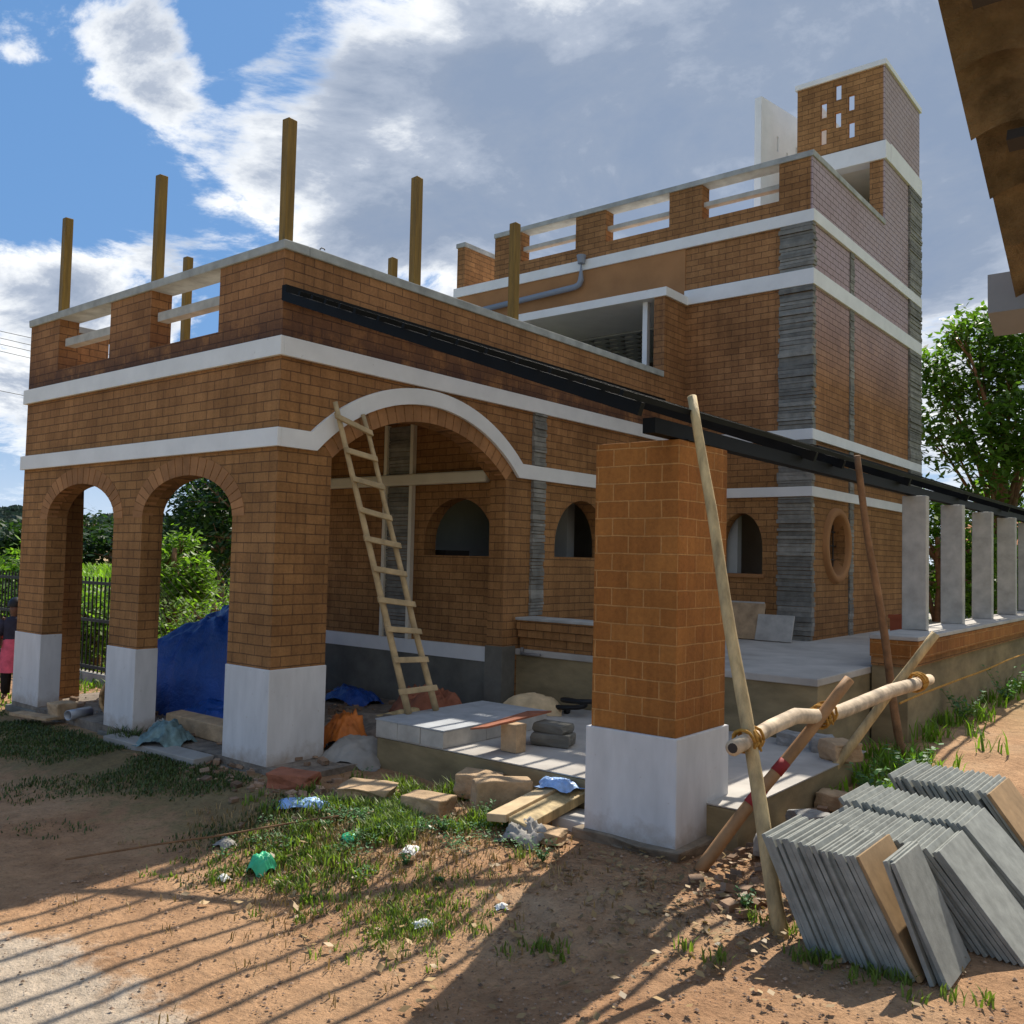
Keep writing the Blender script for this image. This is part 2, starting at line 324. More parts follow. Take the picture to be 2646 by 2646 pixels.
def ell(cx, cz, rx, rz, a0, a1, n=20): return [(cx+rx*math.cos(a0+(a1-a0)*i/n), cz+rz*math.sin(a0+(a1-a0)*i/n)) for i in range(n+1)]
def rect(u0, u1, z0, z1): return [(u0, z0), (u1, z0), (u1, z1), (u0, z1)]
def stone(name, c, size, mat, label, cat='stone', rz=0, tilt=0, group=None, jit=.13, sub=2):
    bm = bmesh.new(); bmesh.ops.create_cube(bm, size=1); bmesh.ops.subdivide_edges(bm, edges=bm.edges[:], cuts=2, use_grid_fill=True)
    off = random.uniform(0, 50)
    for v in bm.verts:
        p = v.co.copy(); q = noise.noise_vector(p*2.2+Vector((off, off, off)))*jit; k = 1-.07*max(0, p.length-.6); v.co = p*k+q
    bm.transform(Matrix.Translation(c) @ Matrix.Rotation(rz, 4, 'Z') @ Matrix.Rotation(tilt, 4, 'X') @ Matrix.Diagonal((*size, 1)))
    me = bpy.data.meshes.new(name); bm.to_mesh(me); bm.free(); me.materials.append(MAT[mat])
    o = bpy.data.objects.new(name, me); COL.objects.link(o)
    if sub: md = o.modifiers.new('b', 'BEVEL'); md.width = min(size)*.08; md.segments = 2
    return tag(o, label, cat, group)
def cloth(name, c, size, mat, label, cat, amp=.35, seed=1, rz=0, res=26, tall=None):
    # crumpled heap: a domed sheet with folds running down, closed by its rim on the ground
    if c[2] == 0: c = (c[0], c[1], gz(c[0], c[1])-.005)
    mb = MB(); vs = []
    for j in range(res+1):
        for i in range(res+1):
            u = i/res*2-1; w = j/res*2-1; r = min(1, math.hypot(u, w)/1.15)
            hgt = (1-r**3.2); a = math.atan2(w, u)
            fold = noise.noise(Vector((u*1.6+seed, w*1.6, seed)))*.45+(.3-abs(noise.noise(Vector((u*3.2+seed, w*3.2, seed)))))*.55+noise.noise(Vector((u*9+seed, w*9, seed)))*.16+.12*noise.noise(Vector((a*2.2, r, seed)))
            z = max(.0, hgt*(1+amp*fold*1.2))*size[2]
            if tall: z = max(0, tall(u, w, fold))*size[2]
            rr = 1+amp*.35*fold
            vs.append((u*size[0]*.5*rr, w*size[1]*.5*rr, z))
    fs = [(j*(res+1)+i, j*(res+1)+i+1, (j+1)*(res+1)+i+1, (j+1)*(res+1)+i) for j in range(res) for i in range(res)]
    cr, sr = math.cos(rz), math.sin(rz)
    mb.mesh([(c[0]+x*cr-y*sr, c[1]+x*sr+y*cr, c[2]+z) for x, y, z in vs], fs)
    o = mb.build(name, mat, smooth=True); return tag(o, label, cat)
PI = math.pi
def gz(x, y):
    h = .0
    if y > 1.5: h += .16*min(1, max(0, (y-1.5)/3.5))*min(1, max(0, (x-2.5)/1.0))
    if x < -1: h -= .05*min(1, (-1-x)/3)
    sm = lambda v: (lambda q: q*q*(3-2*q))(min(1, max(0, v)))
    h -= .13*sm((-y-.35)/1.0)*sm((4.1-x)/.9)
    return h
# ------------------------------------------------------------------ ground
def ground():
    xs = [-1600, -700, -300, -120, -60, -30, -18, -12, -9]+[-7+.07*i for i in range(200)]+[8, 10, 14, 20, 35, 70, 150, 400, 1600]
    ys = [-60, -20, -9, -6]+[-5+.07*i for i in range(172)]+[8, 10, 13, 17, 25, 40, 70, 130, 300, 700, 1600]
    xs = sorted(xs); ys = sorted(ys); mb = MB(); vs = []
    for y in ys:
        for x in xs:
            z = gz(x, y)-.012
            if abs(x) < 9 and -8 < y < 9:
                z += .022*noise.noise(Vector((x*1.1, y*1.1, 0)))+.012*noise.noise(Vector((x*4, y*4, 2)))+.006*noise.noise(Vector((x*11, y*11, 5)))
            if x < -12 or y > 14: z -= .15
            vs.append((x, y, z))
    n = len(xs); mb.mesh(vs, [(j*n+i, j*n+i+1, (j+1)*n+i+1, (j+1)*n+i) for j in range(len(ys)-1) for i in range(n-1)])
    return kind(mb.build('ground', 'earth', smooth=True), 'structure')
ground()
# ------------------------------------------------------------------ far setting: hills and field
def hill(name, x0, x1, dist, hfun, depth, mat):
    mb = MB(); n = 90; vs = []
    for i in range(n+1):
        px = x0+(x1-x0)*i/n
        for k in range(7):
            d = dist+depth*k/6; p = far(px, 1400, d); h = hfun(px)*math.sin(min(1, k/5)*PI/2)*(1+.12*noise.noise(Vector((px*.012, k*.9, 3))))
            vs.append((p.x, p.y, -.5+h))
    mb.mesh(vs, [(i*7+k, i*7+k+1, (i+1)*7+k+1, (i+1)*7+k) for i in range(n) for k in range(6)])
    return kind(mb.build(name, mat, smooth=True), 'structure')
hill('hills', -500, 1100, 420, lambda px: 21+4*noise.noise(Vector((px*.006, 0, 0)))+3*noise.noise(Vector((px*.02, 4, 0)))-max(0, px-100)*.004, 260, 'hill_forest')
def forest():
    mb = MB()
    for i in range(9000):
        px = random.uniform(-450, 900); k = random.random(); d = 395+200*k**1.3; p = far(px, 1400, d)
        h = (21+4*noise.noise(Vector((px*.006, 0, 0)))+3*noise.noise(Vector((px*.02, 4, 0)))-max(0, px-100)*.004)*math.sin(min(1, (d-395)/220)*PI/2)
        r = random.uniform(1.4, 3.4); z = -.5+h
        for q in range(7):
            a = random.uniform(0, 6.28); e = random.uniform(0, 1.2); c = Vector((p.x, p.y, z))+Vector((math.cos(a)*math.cos(e), math.sin(a)*math.cos(e), math.sin(e)*.8))*r*.7
            u = Vector((random.uniform(-1, 1), random.uniform(-1, 1), random.uniform(-.3, .3))).normalized()*r*.5; w = Vector((random.uniform(-.4, .4), random.uniform(-.4, .4), 1)).normalized()*r*.5
            mb.quad(c-u-w, c+u-w, c+u+w, c-u+w)
    return kind(tag(mb.build('forest', 'forest'), 'dark green wood covering the distant hillside behind the fields', 'forest'), 'stuff')
forest()
mb = MB(); mb.mesh([(*far(-400, 1400, 150).xy, -.12), (*far(900, 1400, 150).xy, -.12), (*far(900, 1400, 290).xy, 1.4), (*far(-400, 1400, 290).xy, 1.4)], [(0, 1, 2, 3)])
kind(mb.build('field', 'field_tan'), 'structure')
# ------------------------------------------------------------------ the brick house
H = thing('brick_house', 'unfinished two-storey brick house with white bands, arched porch and roof terrace', 'house')
BW = 'brick_wall'
def bandbox(mb, x0, x1, y0, y1, z0, z1): return mb.box(x0, x1, y0, y1, z0, z1)
# front wall of the porch wing: two arches, two parapet openings
a1 = ell(-3.10, 1.93, .67, .345, PI, 0, 24); a2 = ell(-1.245, 1.93, .685, .355, PI, 0, 24)
outer = [(-4.35, .76), (-3.77, .76)]+a1+[(-2.43, .76), (-1.93, .76)]+a2+[(-.56, .76), (0, .76), (0, 4.0), (-4.35, 4.0)]
wf = MB().plate([outer, rect(-3.70, -2.66, 3.46, 3.995), rect(-1.93, -.86, 3.46, 3.995)], 'y', 0, .2).build('wall', BW, H)
wf['label'] = 'front wall of the porch with two arches'
# arch voussoirs
def vous(c, n, rfun, w, plane, d0, d1, a0, a1, name='arch_ring'):
    mb = MB()
    for i in range(n):
        t0 = a0+(a1-a0)*(i+.06)/n; t1 = a0+(a1-a0)*(i+.94)/n
        q = []
        for t, rr in ((t0, 0), (t1, 0), (t1, w), (t0, w)):
            p = rfun(t, rr); q.append(p)
        if plane == 'y': mb.hexa([(p[0], d, p[1]) for d in (d0, d1) for p in q])
        else: mb.hexa([(d, p[0], p[1]) for d in (d0, d1) for p in q])
    return mb.build(name, 'brick_block', H)
for cxx, rx, rz in ((-3.10, .67, .345), (-1.245, .685, .355)):
    vous(None, 21, lambda t, w, cxx=cxx, rx=rx, rz=rz: (cxx+(rx+w)*math.cos(t), 1.93+(rz+w)*math.sin(t)), .16, 'y', -.004, .1, PI, 0)
RC = (1.64, 1.19); th0 = math.acos(1.115/1.66)
vous(None, 24, lambda t, w: (RC[0]+(1.66+w)*math.cos(t), RC[1]+(1.66+w)*math.sin(t)), .148, 'x', -.1, .004, PI-th0, th0)
def seg_arch(c, hw, zc, r, z0, n=26):
    th = math.acos(hw/r); return [(c-hw, z0)]+arc(c, zc, r, PI-th, th, n)+[(c+hw, z0)]
# right wall of the wing (x=0)
hole_n = [(3.60, 1.67), (4.62, 1.67), (4.62, 1.80)]+ell(4.11, 1.80, .51, .5, 0, PI, 18)
outer = [(.2, .76), (.525, .76)]+seg_arch(1.64, 1.115, 1.19, 1.66, .74)[0:]+[(2.755, .0), (6.46, .0), (6.46, 4.0), (.2, 4.0)]
outer = [(.201, .76), (.525, .76)]+arc(1.64, 1.19, 1.66, PI-th0, th0, 26)+[(2.755, .0), (6.46, .0), (6.46, 4.0), (.201, 4.0)]
wr = MB().plate([outer, hole_n], 'x', -.2, 0).build('wall', BW, H); wr['label'] = 'side wall of the wing with one wide arch'
# mirror wall on the far side of the wing
outer = [(.201, .0), (.6, .0)]+arc(1.64, 1.19, 1.62, PI-.83, .83, 26)+[(2.75, .0), (9, .0), (9, 4.0), (.201, 4.0)]
wl = MB().plate([outer, rect(.75, 1.75, 3.46, 3.98), rect(2.1, 3.1, 3.46, 3.98), rect(3.5, 5.0, 3.46, 3.98)], 'x', -4.35, -4.15).build('wall', BW, H)
# solid corner pier fill and bases
MB().box(-.55, -.202, .201, .525, .76, 2.3).build('wall', BW, H)
for x0, x1, y1, nm in ((-4.36, -3.765, .205, 'a'), (-2.435, -1.925, .205, 'b'), (-.565, .01, .535, 'c')):
    MB().box(x0, x1, -.012, y1, -.12 if nm == 'a' else -.06, .762).build('pier_base', 'white_base', H, bevel=.006)
for x0, x1, y1 in ((-4.42, -3.74, .23), (-2.47, -1.89, .23), (-.6, .05, .56)):
    MB().box(x0, x1, -.05, y1, -.3, -.005, .012).build('footing', 'cement_dark', H, bevel=.01)
# back wall of the porch with arched window
hb = [(-1.27, 1.66), (-.29, 1.66), (-.29, 1.80)]+ell(-.78, 1.80, .49, .47, 0, PI, 18)
MB().plate([rect(-4.14, -.201, .62, 3.15), hb], 'y', 2.92, 3.1).build('wall', BW, H)
MB().box(-4.14, -.201, 2.90, 3.09, .0, .60).build('plinth_wall', 'cement_dark', H)
MB().box(-4.14, -.22, 2.885, 2.93, .585, .735).build('band', 'white_paint', H)
MB().box(-4.14, -.33, 2.83, 2.915, 2.425, 2.55).build('band', 'cream_shaded_white', H, bevel=.02)  # white band, porch shade carried by its cream colour
def stack(mb, x0, x1, y0, y1, z0, z1, face, prot=.035, rows=.042):
    z = z0
    while z < z1-.01:
        h = min(rows*random.uniform(.7, 1.35), z1-z); p = prot*random.uniform(.35, 1.0)
        if face == 'x': mb.box(x0, x1+p, y0+random.uniform(-.006, .006), y1+random.uniform(-.006, .006), z+.002, z+h-.003, .003)
        else: mb.box(x0+random.uniform(-.004, .004), x1+random.uniform(-.004, .004), y0-p, y1, z+.002, z+h-.003, .003)
        z += h
    return mb
stack(MB(), -1.84, -1.475, 2.9, 2.93, .74, 2.42, 'y', .01).build('slate_strip', 'slate', H)
stack(MB(), -1.84, -1.475, 2.9, 2.93, 2.56, 3.1, 'y', .01).build('slate_strip', 'slate', H)
for xx in (-1.865, -1.45): MB().box(xx-.024, xx+.024, 2.865, 2.919, .737, 3.12).build('white_post', 'cream_shaded_white', H)
# wing slabs / terrace floor
MB().box(-4.14, -.202, .202, 8.5, 3.14, 3.30).build('roof_slab', 'cement', H)
MB().box(-.201, -.2005, 3.2, 3.3, 0, .1)
# room behind porch
MB().box(-4.14, -.202, 6.0, 6.1, 0, 3.13).build('room_wall', 'room_wall', H)
MB().box(-.95, -.55, 4.6, 4.75, 0, 3.12).build('room_wall', 'room_paint', H)
MB().box(-2.4, -2.2, 3.11, 5.99, 0, 3.12).build('room_wall', 'room_paint', H)
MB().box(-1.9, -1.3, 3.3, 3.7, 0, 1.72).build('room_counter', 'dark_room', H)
MB().box(-.215, .008, 2.745, 2.955, 0, .77).build('plinth_wall', 'cement_dark', H, bevel=.004)
# white bands round the wing
def band(z0, z1, segs, mat='white_paint'):
    mb = MB()
    for q in segs: mb.box(*q, z0, z1)
    return mb.build('band', mat, H, bevel=.004)
band(3.16, 3.31, [(-4.385, .035, -.035, -.0005), (.0005, .035, 0, 6.43), (-4.385, -4.3505, 0, 6)])
# lower band: straight on the front, swings over the big arch on the side
MB().box(-4.385, .035, -.035, -.0005, 2.46, 2.605).build('band', 'white_paint', H, bevel=.004)
thi = math.asin((2.46-1.19)/1.81); tho = math.asin((2.605-1.19)/1.952)
inn = arc(1.64, 1.19, 1.81, PI-thi, thi, 30); outl = arc(1.64, 1.19, 1.952, tho, PI-tho, 30)
lp = [(0, 2.46)]+inn+[(6.46, 2.46), (6.46, 2.605)]+outl+[(0, 2.605)]
MB().plate([lp], 'x', .0005, .036).build('band', 'white_paint', H, bevel=.004)
# wing coping
MB().box(-4.37, .02, -.02, .22, 3.99, 4.065, .004).build('coping', 'coping', H, bevel=.008)
MB().box(-.22, .02, .221, 5.86, 3.99, 4.065, .004).build('coping', 'coping', H, bevel=.008)
MB().box(-4.37, -4.13, .221, 8, 3.99, 4.065, .004).build('coping', 'coping', H, bevel=.008)
for x0, x1 in ((-3.67, -2.66), (-1.9, -.86)): MB().box(x0, x1, .05, .15, 3.71, 3.79).build('parapet_rail', 'granite', H)
# slate strip and niche room on the side wall
stack(MB(), -.01, .012, 3.17, 3.38, 1.06, 2.458, 'x', .03).build('slate_strip', 'slate', H)
stack(MB(), -.01, .012, 3.17, 3.38, 2.61, 3.155, 'x', .03).build('slate_strip', 'slate', H)
MB().box(-.19, -.005, 3.59, 4.63, 1.635, 1.672).build('window_sill', 'mud_plaster', H)
# ---- main block
Y1 = 6.46; XR = 1.69; YB = 11.13
def win_loop(u0, u1, z0, zs, rz): c = (u0+u1)/2; r = (u1-u0)/2; return [(u0, z0), (u1, z0), (u1, zs)]+ell(c, zs, r, rz, 0, PI, 16)[1:]
hole_m = [(.52, 1.52), (1.09, 1.52), (1.09, 1.85)]+ell(.805, 1.85, .285, .43, 0, PI, 16)[1:]
ops = [(-2.8, -1.85), (-1.27, -.31), (.24, 1.235)]
low = [(0.001, 0), (XR, 0), (XR, 6.64), (-3.36, 6.64), (-3.36, 5.95), (-3.99, 5.95), (-3.99, 6.64), (-4.15, 6.64), (-4.15, 5.05), (0.001, 5.05)]
fm = MB().plate([low, hole_m]+[rect(a-.03, b+.03, 6.17, 6.638) for a, b in ops], 'y', Y1, Y1+.2).build('wall', BW, H); fm['label'] = 'front wall of the two-storey block'
MB().box(-4.15, -.02, Y1-.012, Y1-.0005, 5.16, 5.82).build('wall_plaster', 'mud_plaster', H)
side = [(Y1+.201, 0), (YB, 0), (YB, 9.05), (9.3, 9.05), (9.3, 6.64), (Y1+.201, 6.64)]
rw = [(7.33+.36*math.cos(a), 1.90+.38*math.sin(a)) for a in [2*PI*i/32 for i in range(32)]]
MB().plate([side, rw], 'x', XR-.2, XR).build('wall', BW, H)
MB().box(-4.15, XR-.201, YB-.2, YB, 0, 6.6).build('wall', BW, H)
MB().box(-4.15, -3.99, Y1+.201, YB-.201, 5.05, 6.64).build('wall', BW, H)
MB().box(-3.98, XR-.202, Y1+.202, YB-.202, 5.82, 5.95).build('roof_slab', 'white_paint', H)
MB().box(-3.98, XR-.202, Y1+.202, YB-.202, 3.14, 3.30).build('floor_slab', 'white_paint', H)
for a, b in ops: MB().box(a-.03, b+.03, Y1+.05, Y1+.15, 6.35, 6.41).build('parapet_rail', 'granite', H)
MB().box(-3.37, XR+.02, Y1-.02, Y1+.22, 6.635, 6.71, .003).build('coping', 'coping', H, bevel=.006)
MB().box(XR-.22, XR+.02, Y1+.221, 9.29, 6.635, 6.71, .003).build('coping', 'coping', H, bevel=.006)
MB().box(-4.17, -3.97, Y1-.02, YB, 6.635, 6.71, .003).build('coping', 'coping', H, bevel=.006)
band(5.82, 5.97, [(-4.19, XR+.035, Y1-.035, Y1-.0005), (XR+.0005, XR+.035, Y1, YB+.02)])
band(5.045, 5.24, [(-.02, XR+.035, Y1-.035, Y1-.0005), (XR+.0005, XR+.035, Y1, YB+.02)])
band(3.155, 3.285, [(.0355, XR+.035, Y1-.035, Y1-.0005), (XR+.0005, XR+.035, Y1, YB+.02)])
band(2.47, 2.59, [(.0365, XR+.035, Y1-.035, Y1-.0005), (XR+.0005, XR+.035, Y1, YB+.02)])
# balcony bay over the wing
MB().box(-4.15, .03, 5.86, Y1+.74, 5.041, 5.155).build('balcony_slab', 'white_paint', H, bevel=.004)
MB().box(-.155, -.001, 5.88, Y1-.002, 3.30, 5.05).build('balcony_pier', BW, H)
MB().box(-.16, .0, Y1, Y1+.2, 3.3, 5.04).build('balcony_pier', BW, H)
for xx in (-.36, -2.35): MB().box(xx-.035, xx+.035, 6.0, 6.07, 3.3, 5.05).build('white_post', 'white_paint', H)
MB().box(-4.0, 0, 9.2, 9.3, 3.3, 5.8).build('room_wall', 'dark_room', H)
MB().box(-2.9, -2.72, 6.7, 6.85, 3.3, 5.04).build('room_pier', BW, H)
mb = MB()   # perforated clay-block ceiling panel of the bay
for i in range(12):
    for j in range(8):
        x = -3.4+i*.28; y = 7.25+j*.24
        mb.box(x, x+.28, y, y+.09, 5.03, 5.09); mb.box(x+(.14 if j % 2 else 0), x+(.14 if j % 2 else 0)+.12, y+.09, y+.24, 5.03, 5.09)
mb.build('jali_panel', 'room_paint', H)
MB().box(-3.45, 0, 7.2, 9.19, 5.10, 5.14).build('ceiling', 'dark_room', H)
# slate quoins
for z0, z1 in ((.74, 2.468), (2.592, 3.153), (3.287, 5.043), (5.242, 5.818)):
    mb = MB(); z = z0
    while z < z1-.012:
        h = min(random.uniform(.032, .062), z1-z); p = random.uniform(.012, .04); q = random.uniform(.012, .04)
        mb.box(1.29+random.uniform(-.012, .012), XR+q, Y1-p, Y1+.055+random.uniform(0, .03), z+.002, z+h-.003, .003); z += h
    mb.build('slate_quoin', 'slate', H)
    stack(MB(), XR-.01, XR+.004, 7.80, 7.955, z0, z1, 'x', .022).build('slate_strip', 'slate', H)
for z0, z1 in ((.74, 2.468), (2.592, 3.153), (3.287, 5.043), (5.242, 5.818), (5.972, 7.63)):
    stack(MB(), XR-.01, XR+.01, 10.5, YB+.02, z0, z1, 'x', .035).build('slate_strip', 'slate', H)
# round window
rwf = MB(); n = 40; vs = []
for k, (r, x) in enumerate(((.36, XR-.15), (.365, XR+.04), (.385, XR+.06), (.44, XR+.06), (.455, XR+.04), (.47, XR-.01))):
    for i in range(n): a = 2*PI*i/n; vs.append((x, 7.33+r*math.cos(a), 1.90+r*1.03*math.sin(a)))
rwf.mesh(vs, [(k*n+i, k*n+(i+1) % n, (k+1)*n+(i+1) % n, (k+1)*n+i) for k in range(5) for i in range(n)])
W1 = rwf.build('round_window', 'mud_plaster', H, smooth=True); W1['label'] = 'round window with thick plaster ring'
g_ = MB()
for k in range(5): yy = 7.33-.24+.12*k; hh = math.sqrt(.36**2-(yy-7.33)**2); g_.tube([(XR-.12, yy, 1.9-hh), (XR-.12, yy, 1.9+hh)], .008, 6)
for k in range(3): zz = 1.9-.18+.18*k; hh = math.sqrt(.36**2-(zz-1.9)**2); g_.tube([(XR-.12, 7.33-hh, zz), (XR-.12, 7.33+hh, zz)], .008, 6)
o = g_.build('window_grille', 'iron', None); o.parent = W1
MB().box(.1, XR-.21, 7.9, 8.0, .7, 3.1).build('room_wall', 'room_wall', H)
MB().box(.45, .62, Y1+.3, Y1+.42, .7, 3.1).build('room_wall', 'room_paint', H)
MB().box(.5, 1.12, Y1-.03, Y1+.16, 1.475, 1.518).build('window_sill', 'mud_plaster', H)
# stair tower
tf = [(.37, 7.9), (XR-.201, 7.9), (XR-.201, 9.05), (.37, 9.05)]
slots = [(1.007, 8.84), (1.203, 8.62), (.785, 8.62), (1.004, 8.41), (1.207, 8.20), (.782, 8.205)]
tf = [(.37, 7.9), (XR-.0005, 7.9), (XR-.0005, 9.05), (.37, 9.05)]
MB().plate([tf]+[rect(x-.046, x+.046, z-.12, z+.12) for x, z in slots], 'y', 9.295, 9.35).build('tower_wall', BW, H)
MB().box(.372, .5, 9.451, YB-.2, 7.9, 9.05).build('tower_wall', 'white_paint', H)
MB().box(.501, XR-.202, YB-.25, YB-.1, 7.0, 8.3).build('tower_wall', 'cream_shaded_white', H)
MB().box(.34, XR+.03, 9.265, 9.5, 7.63, 7.9).build('band', 'white_paint', H, bevel=.004)
MB().box(XR+.0005, XR+.035, 9.501, YB+.02, 7.63, 7.92).build('band', 'white_paint', H)
MB().box(.345, XR-.202, 9.501, YB-.26, 7.64, 7.78).build('tower_floor', 'cream_shaded_white', H)
mb = MB(); mb.box(.34, XR+.03, 9.265, 9.47, 9.051, 9.13); mb.box(XR-.22, XR+.03, 9.471, YB+.03, 9.051, 9.13); mb.build('coping', 'white_paint', H, bevel=.004)
MB().box(1.475, XR-.2005, 9.301, 9.5, 5.955, 7.628).build('tower_pier', BW, H)
MB().box(.38, .6, 9.35, YB-.2, 5.955, 7.628).build('tower_wall', 'cream_shaded_white', H)
MB().hexa([(.7, 9.6, 6.6), (1.47, 9.6, 6.6), (1.47, 11, 7.63), (.7, 11, 7.63), (.7, 9.6, 6.75), (1.47, 9.6, 6.75), (1.47, 10.9, 7.63), (.7, 10.9, 7.63)]).build('stair_flight', 'cream_shaded_white', H)
# white slotted wing wall left of the tower
dv = Vector((.16, .95, 0)).normalized(); pv = Vector((dv.y, -dv.x, 0)); c0 = Vector((-.14, 9.1, 0))
def wwp(u, w, d): p = c0+dv*u+pv*d; return (p.x, p.y, w)
mb = MB(); lo = [rect(0, 2.0, 5.95, 9.05)]+[rect(.45+.28*k, .50+.28*k, 8.3-.18*(k % 2), 8.55-.18*(k % 2)) for k in range(5)]
mt_ = MB().plate(lo, 'y', -.12, 0); mt_.v = [wwp(v[0], v[2], v[1]) for v in mt_.v]; mt_.build('white_screen_wall', 'white_paint', H)
# drain pipe
P = [(-1.65, Y1-.09, 5.93), (-1.65, Y1-.09, 5.66), (-1.68, Y1-.09, 5.60), (-1.75, Y1-.09, 5.575), (-3.9, Y1-.09, 5.50)]
pp = MB().tube(P, .042, 14).build('drain_pipe', 'pvc_grey', H, smooth=True)
o = MB().tube([(-1.65, Y1-.09, 6.02), (-1.65, Y1-.09, 5.90)], [.07, .05], 14).build('pipe_cup', 'pvc_grey', None); o.parent = pp
# ------------------------------------------------------------------ veranda platform and its low walls
V = thing('veranda_platform', 'raised cement veranda floor with plastered edge beside the round window', 'platform')
MB().box(.001, 3.08, 2.96, 17, .68, .742).build('floor_slab', 'floor_cement', V, bevel=.008)
MB().box(.001, 3.07, 2.985, 17, .0, .68).build('plinth_wall', 'slab_plaster', V)
LW = thing('parapet_wall', 'low brick parapet carrying the row of granite posts', 'wall')
MB().box(3.09, 3.40, 4.27, 17, .0, .76).build('plinth_wall', 'slab_plaster', LW)
MB().box(3.09, 3.45, 4.25, 17, .762, .84).build('brick_course', BW, LW)
MB().box(3.085, 3.50, 4.23, 17, .842, .995).build('brick_course', 'brick_pillar', LW)
MB().box(3.08, 3.505, 4.22, 17, .997, 1.04, .003).build('coping', 'floor_cement', LW, bevel=.006)
LB = thing('bench_wall', 'short ledge wall with corbelled brick beside the porch arch', 'wall')
MB().box(.04, 1.75, 2.99, 3.2, .743, .86).build('brick_course', BW, LB)
MB().box(.041, 1.75, 2.955, 3.2, .862, .94).build('brick_course', BW, LB)
MB().box(.04, 1.76, 2.93, 3.2, .942, 1.03).build('brick_course', BW, LB)
MB().box(.04, 1.78, 2.90, 3.22, 1.032, 1.06).build('coping', 'coping', LB, bevel=.006)
for k in range(8):
    y = 5.22+1.47*k
    tag(MB().box(3.10, 3.325, y-.06, y+.05, 1.041, 2.35, .004).build('granite_post', 'granite', bevel=.008),
        ['thick grey granite post nearest the house corner, first on the low parapet', 'second granite post from the house corner on the low parapet', 'third granite post on the low parapet, slightly stained brown', 'fourth granite post on the low parapet', 'fifth granite post on the low parapet, cut by the right picture edge', 'sixth granite post on the low parapet', 'seventh granite post on the low parapet', 'eighth and farthest granite post on the low parapet'][k], 'post', 'granite posts along the veranda')
# boundary wall beyond
tag(MB().box(-1.5, 4.6, 15.8, 16.0, -.2, 1.66).build('boundary_wall', 'cement'), 'plain grey boundary wall seen between the granite posts', 'wall')
# lower front platform with concrete plinth
F = thing('front_platform', 'low cement platform behind the big brick pillar with sunlit top', 'platform')
MB().box(.42, 3.45, .72, 2.95, -.05, .228, .004).build('slab', 'slab_plaster', F, bevel=.01)
MB().box(.415, 3.46, .715, 2.955, .2285, .236).build('screed', 'floor_cement', F)
PB = thing('concrete_block_plinth', 'grey concrete block plinth under the ladder on the low platform', 'plinth')
mb = MB()
for (x0, x1) in ((.42, .655), (.66, .90), (.905, 1.14)): mb.box(x0, x1, .705, 1.2, .237, .362, .002)
for (x0, x1) in ((.42, .655), (.66, .90), (.905, 1.14)): mb.box(x0, x1, 1.203, 1.98, .237, .362, .002)
mb.build('block', 'granite', PB, bevel=.004)
MB().box(.415, 1.145, .70, 1.99, .363, .372).build('top_slab', 'granite_top', PB)
# broken block chips over the porch floor and platform foot
def chips(n, fx, fy, z, mats, nm, lab):
    mb = MB()
    for i in range(n):
        x, y = fx(), fy(); r = random.choice((.008, .012, .018, .03))*random.uniform(.7, 1.3); a = random.uniform(0, 3.14)
        ux = Vector((math.cos(a), math.sin(a), random.uniform(-.3, .3)))*r; uy = Vector((-math.sin(a), math.cos(a), random.uniform(-.3, .3)))*r*random.uniform(.5, .9)
        zz = z if y > .15 else gz(x, y)-.006
        mb.obox((x, y, zz+r*.3), ux, uy, ux.cross(uy).normalized()*r*random.uniform(.3, .6))
    return kind(T_(mb.build(nm, mats), lab, 'rubble'), 'stuff')
plain('chip_mix', (.26, .17, .11), .95, .3, 12, .5, .01, island=.5)
chips(700, lambda: random.uniform(-4.0, .35), lambda: random.uniform(.2, 2.8), .05, 'chip_mix', 'rubble', 'broken block chips littering the porch floor')
chips(260, lambda: random.gauss(.6, .9), lambda: random.gauss(-.12, .2), .0, 'chip_mix', 'rubble', 'small broken chips along the foot of the corner pier and stones')
chips(260, lambda: 3.72+max(-.22, min(.35, random.gauss(0, .18))), lambda: random.uniform(-.2, 2.2), .02, 'chip_mix', 'rubble', 'broken stone chips between the platform and the slab stacks')
# porch floor
kind(MB().box(-4.30, .40, -.03, 2.9, -.15, .045, .01).build('porch_floor', 'rubble'), 'structure')
# ------------------------------------------------------------------ the big free-standing pillar
PL = thing('brick_pillar', 'tall orange brick pillar with white painted base in the foreground', 'pillar', (2.945, .675, 0))
MB().box(2.66, 3.23, .365, .985, .64, 2.352).build('shaft', 'brick_pillar', PL, bevel=.006)
pb = MB().box(2.635, 3.25, .345, 1.005, .0, .655).build('base', 'white_base', PL, bevel=.006)
plain('mud_mortar', (.24, .19, .135), .95, .3, 9, .7, .012)
fo = stone('footing', (2.945, .675, -.035), (.70, .73, .17), 'mud_mortar', '', jit=.10)
for k_ in list(fo.keys()):
    if k_ in ('label', 'category'): del fo[k_]
fo.parent = PL; fo.matrix_parent_inverse = Matrix.Translation(-PL.location)
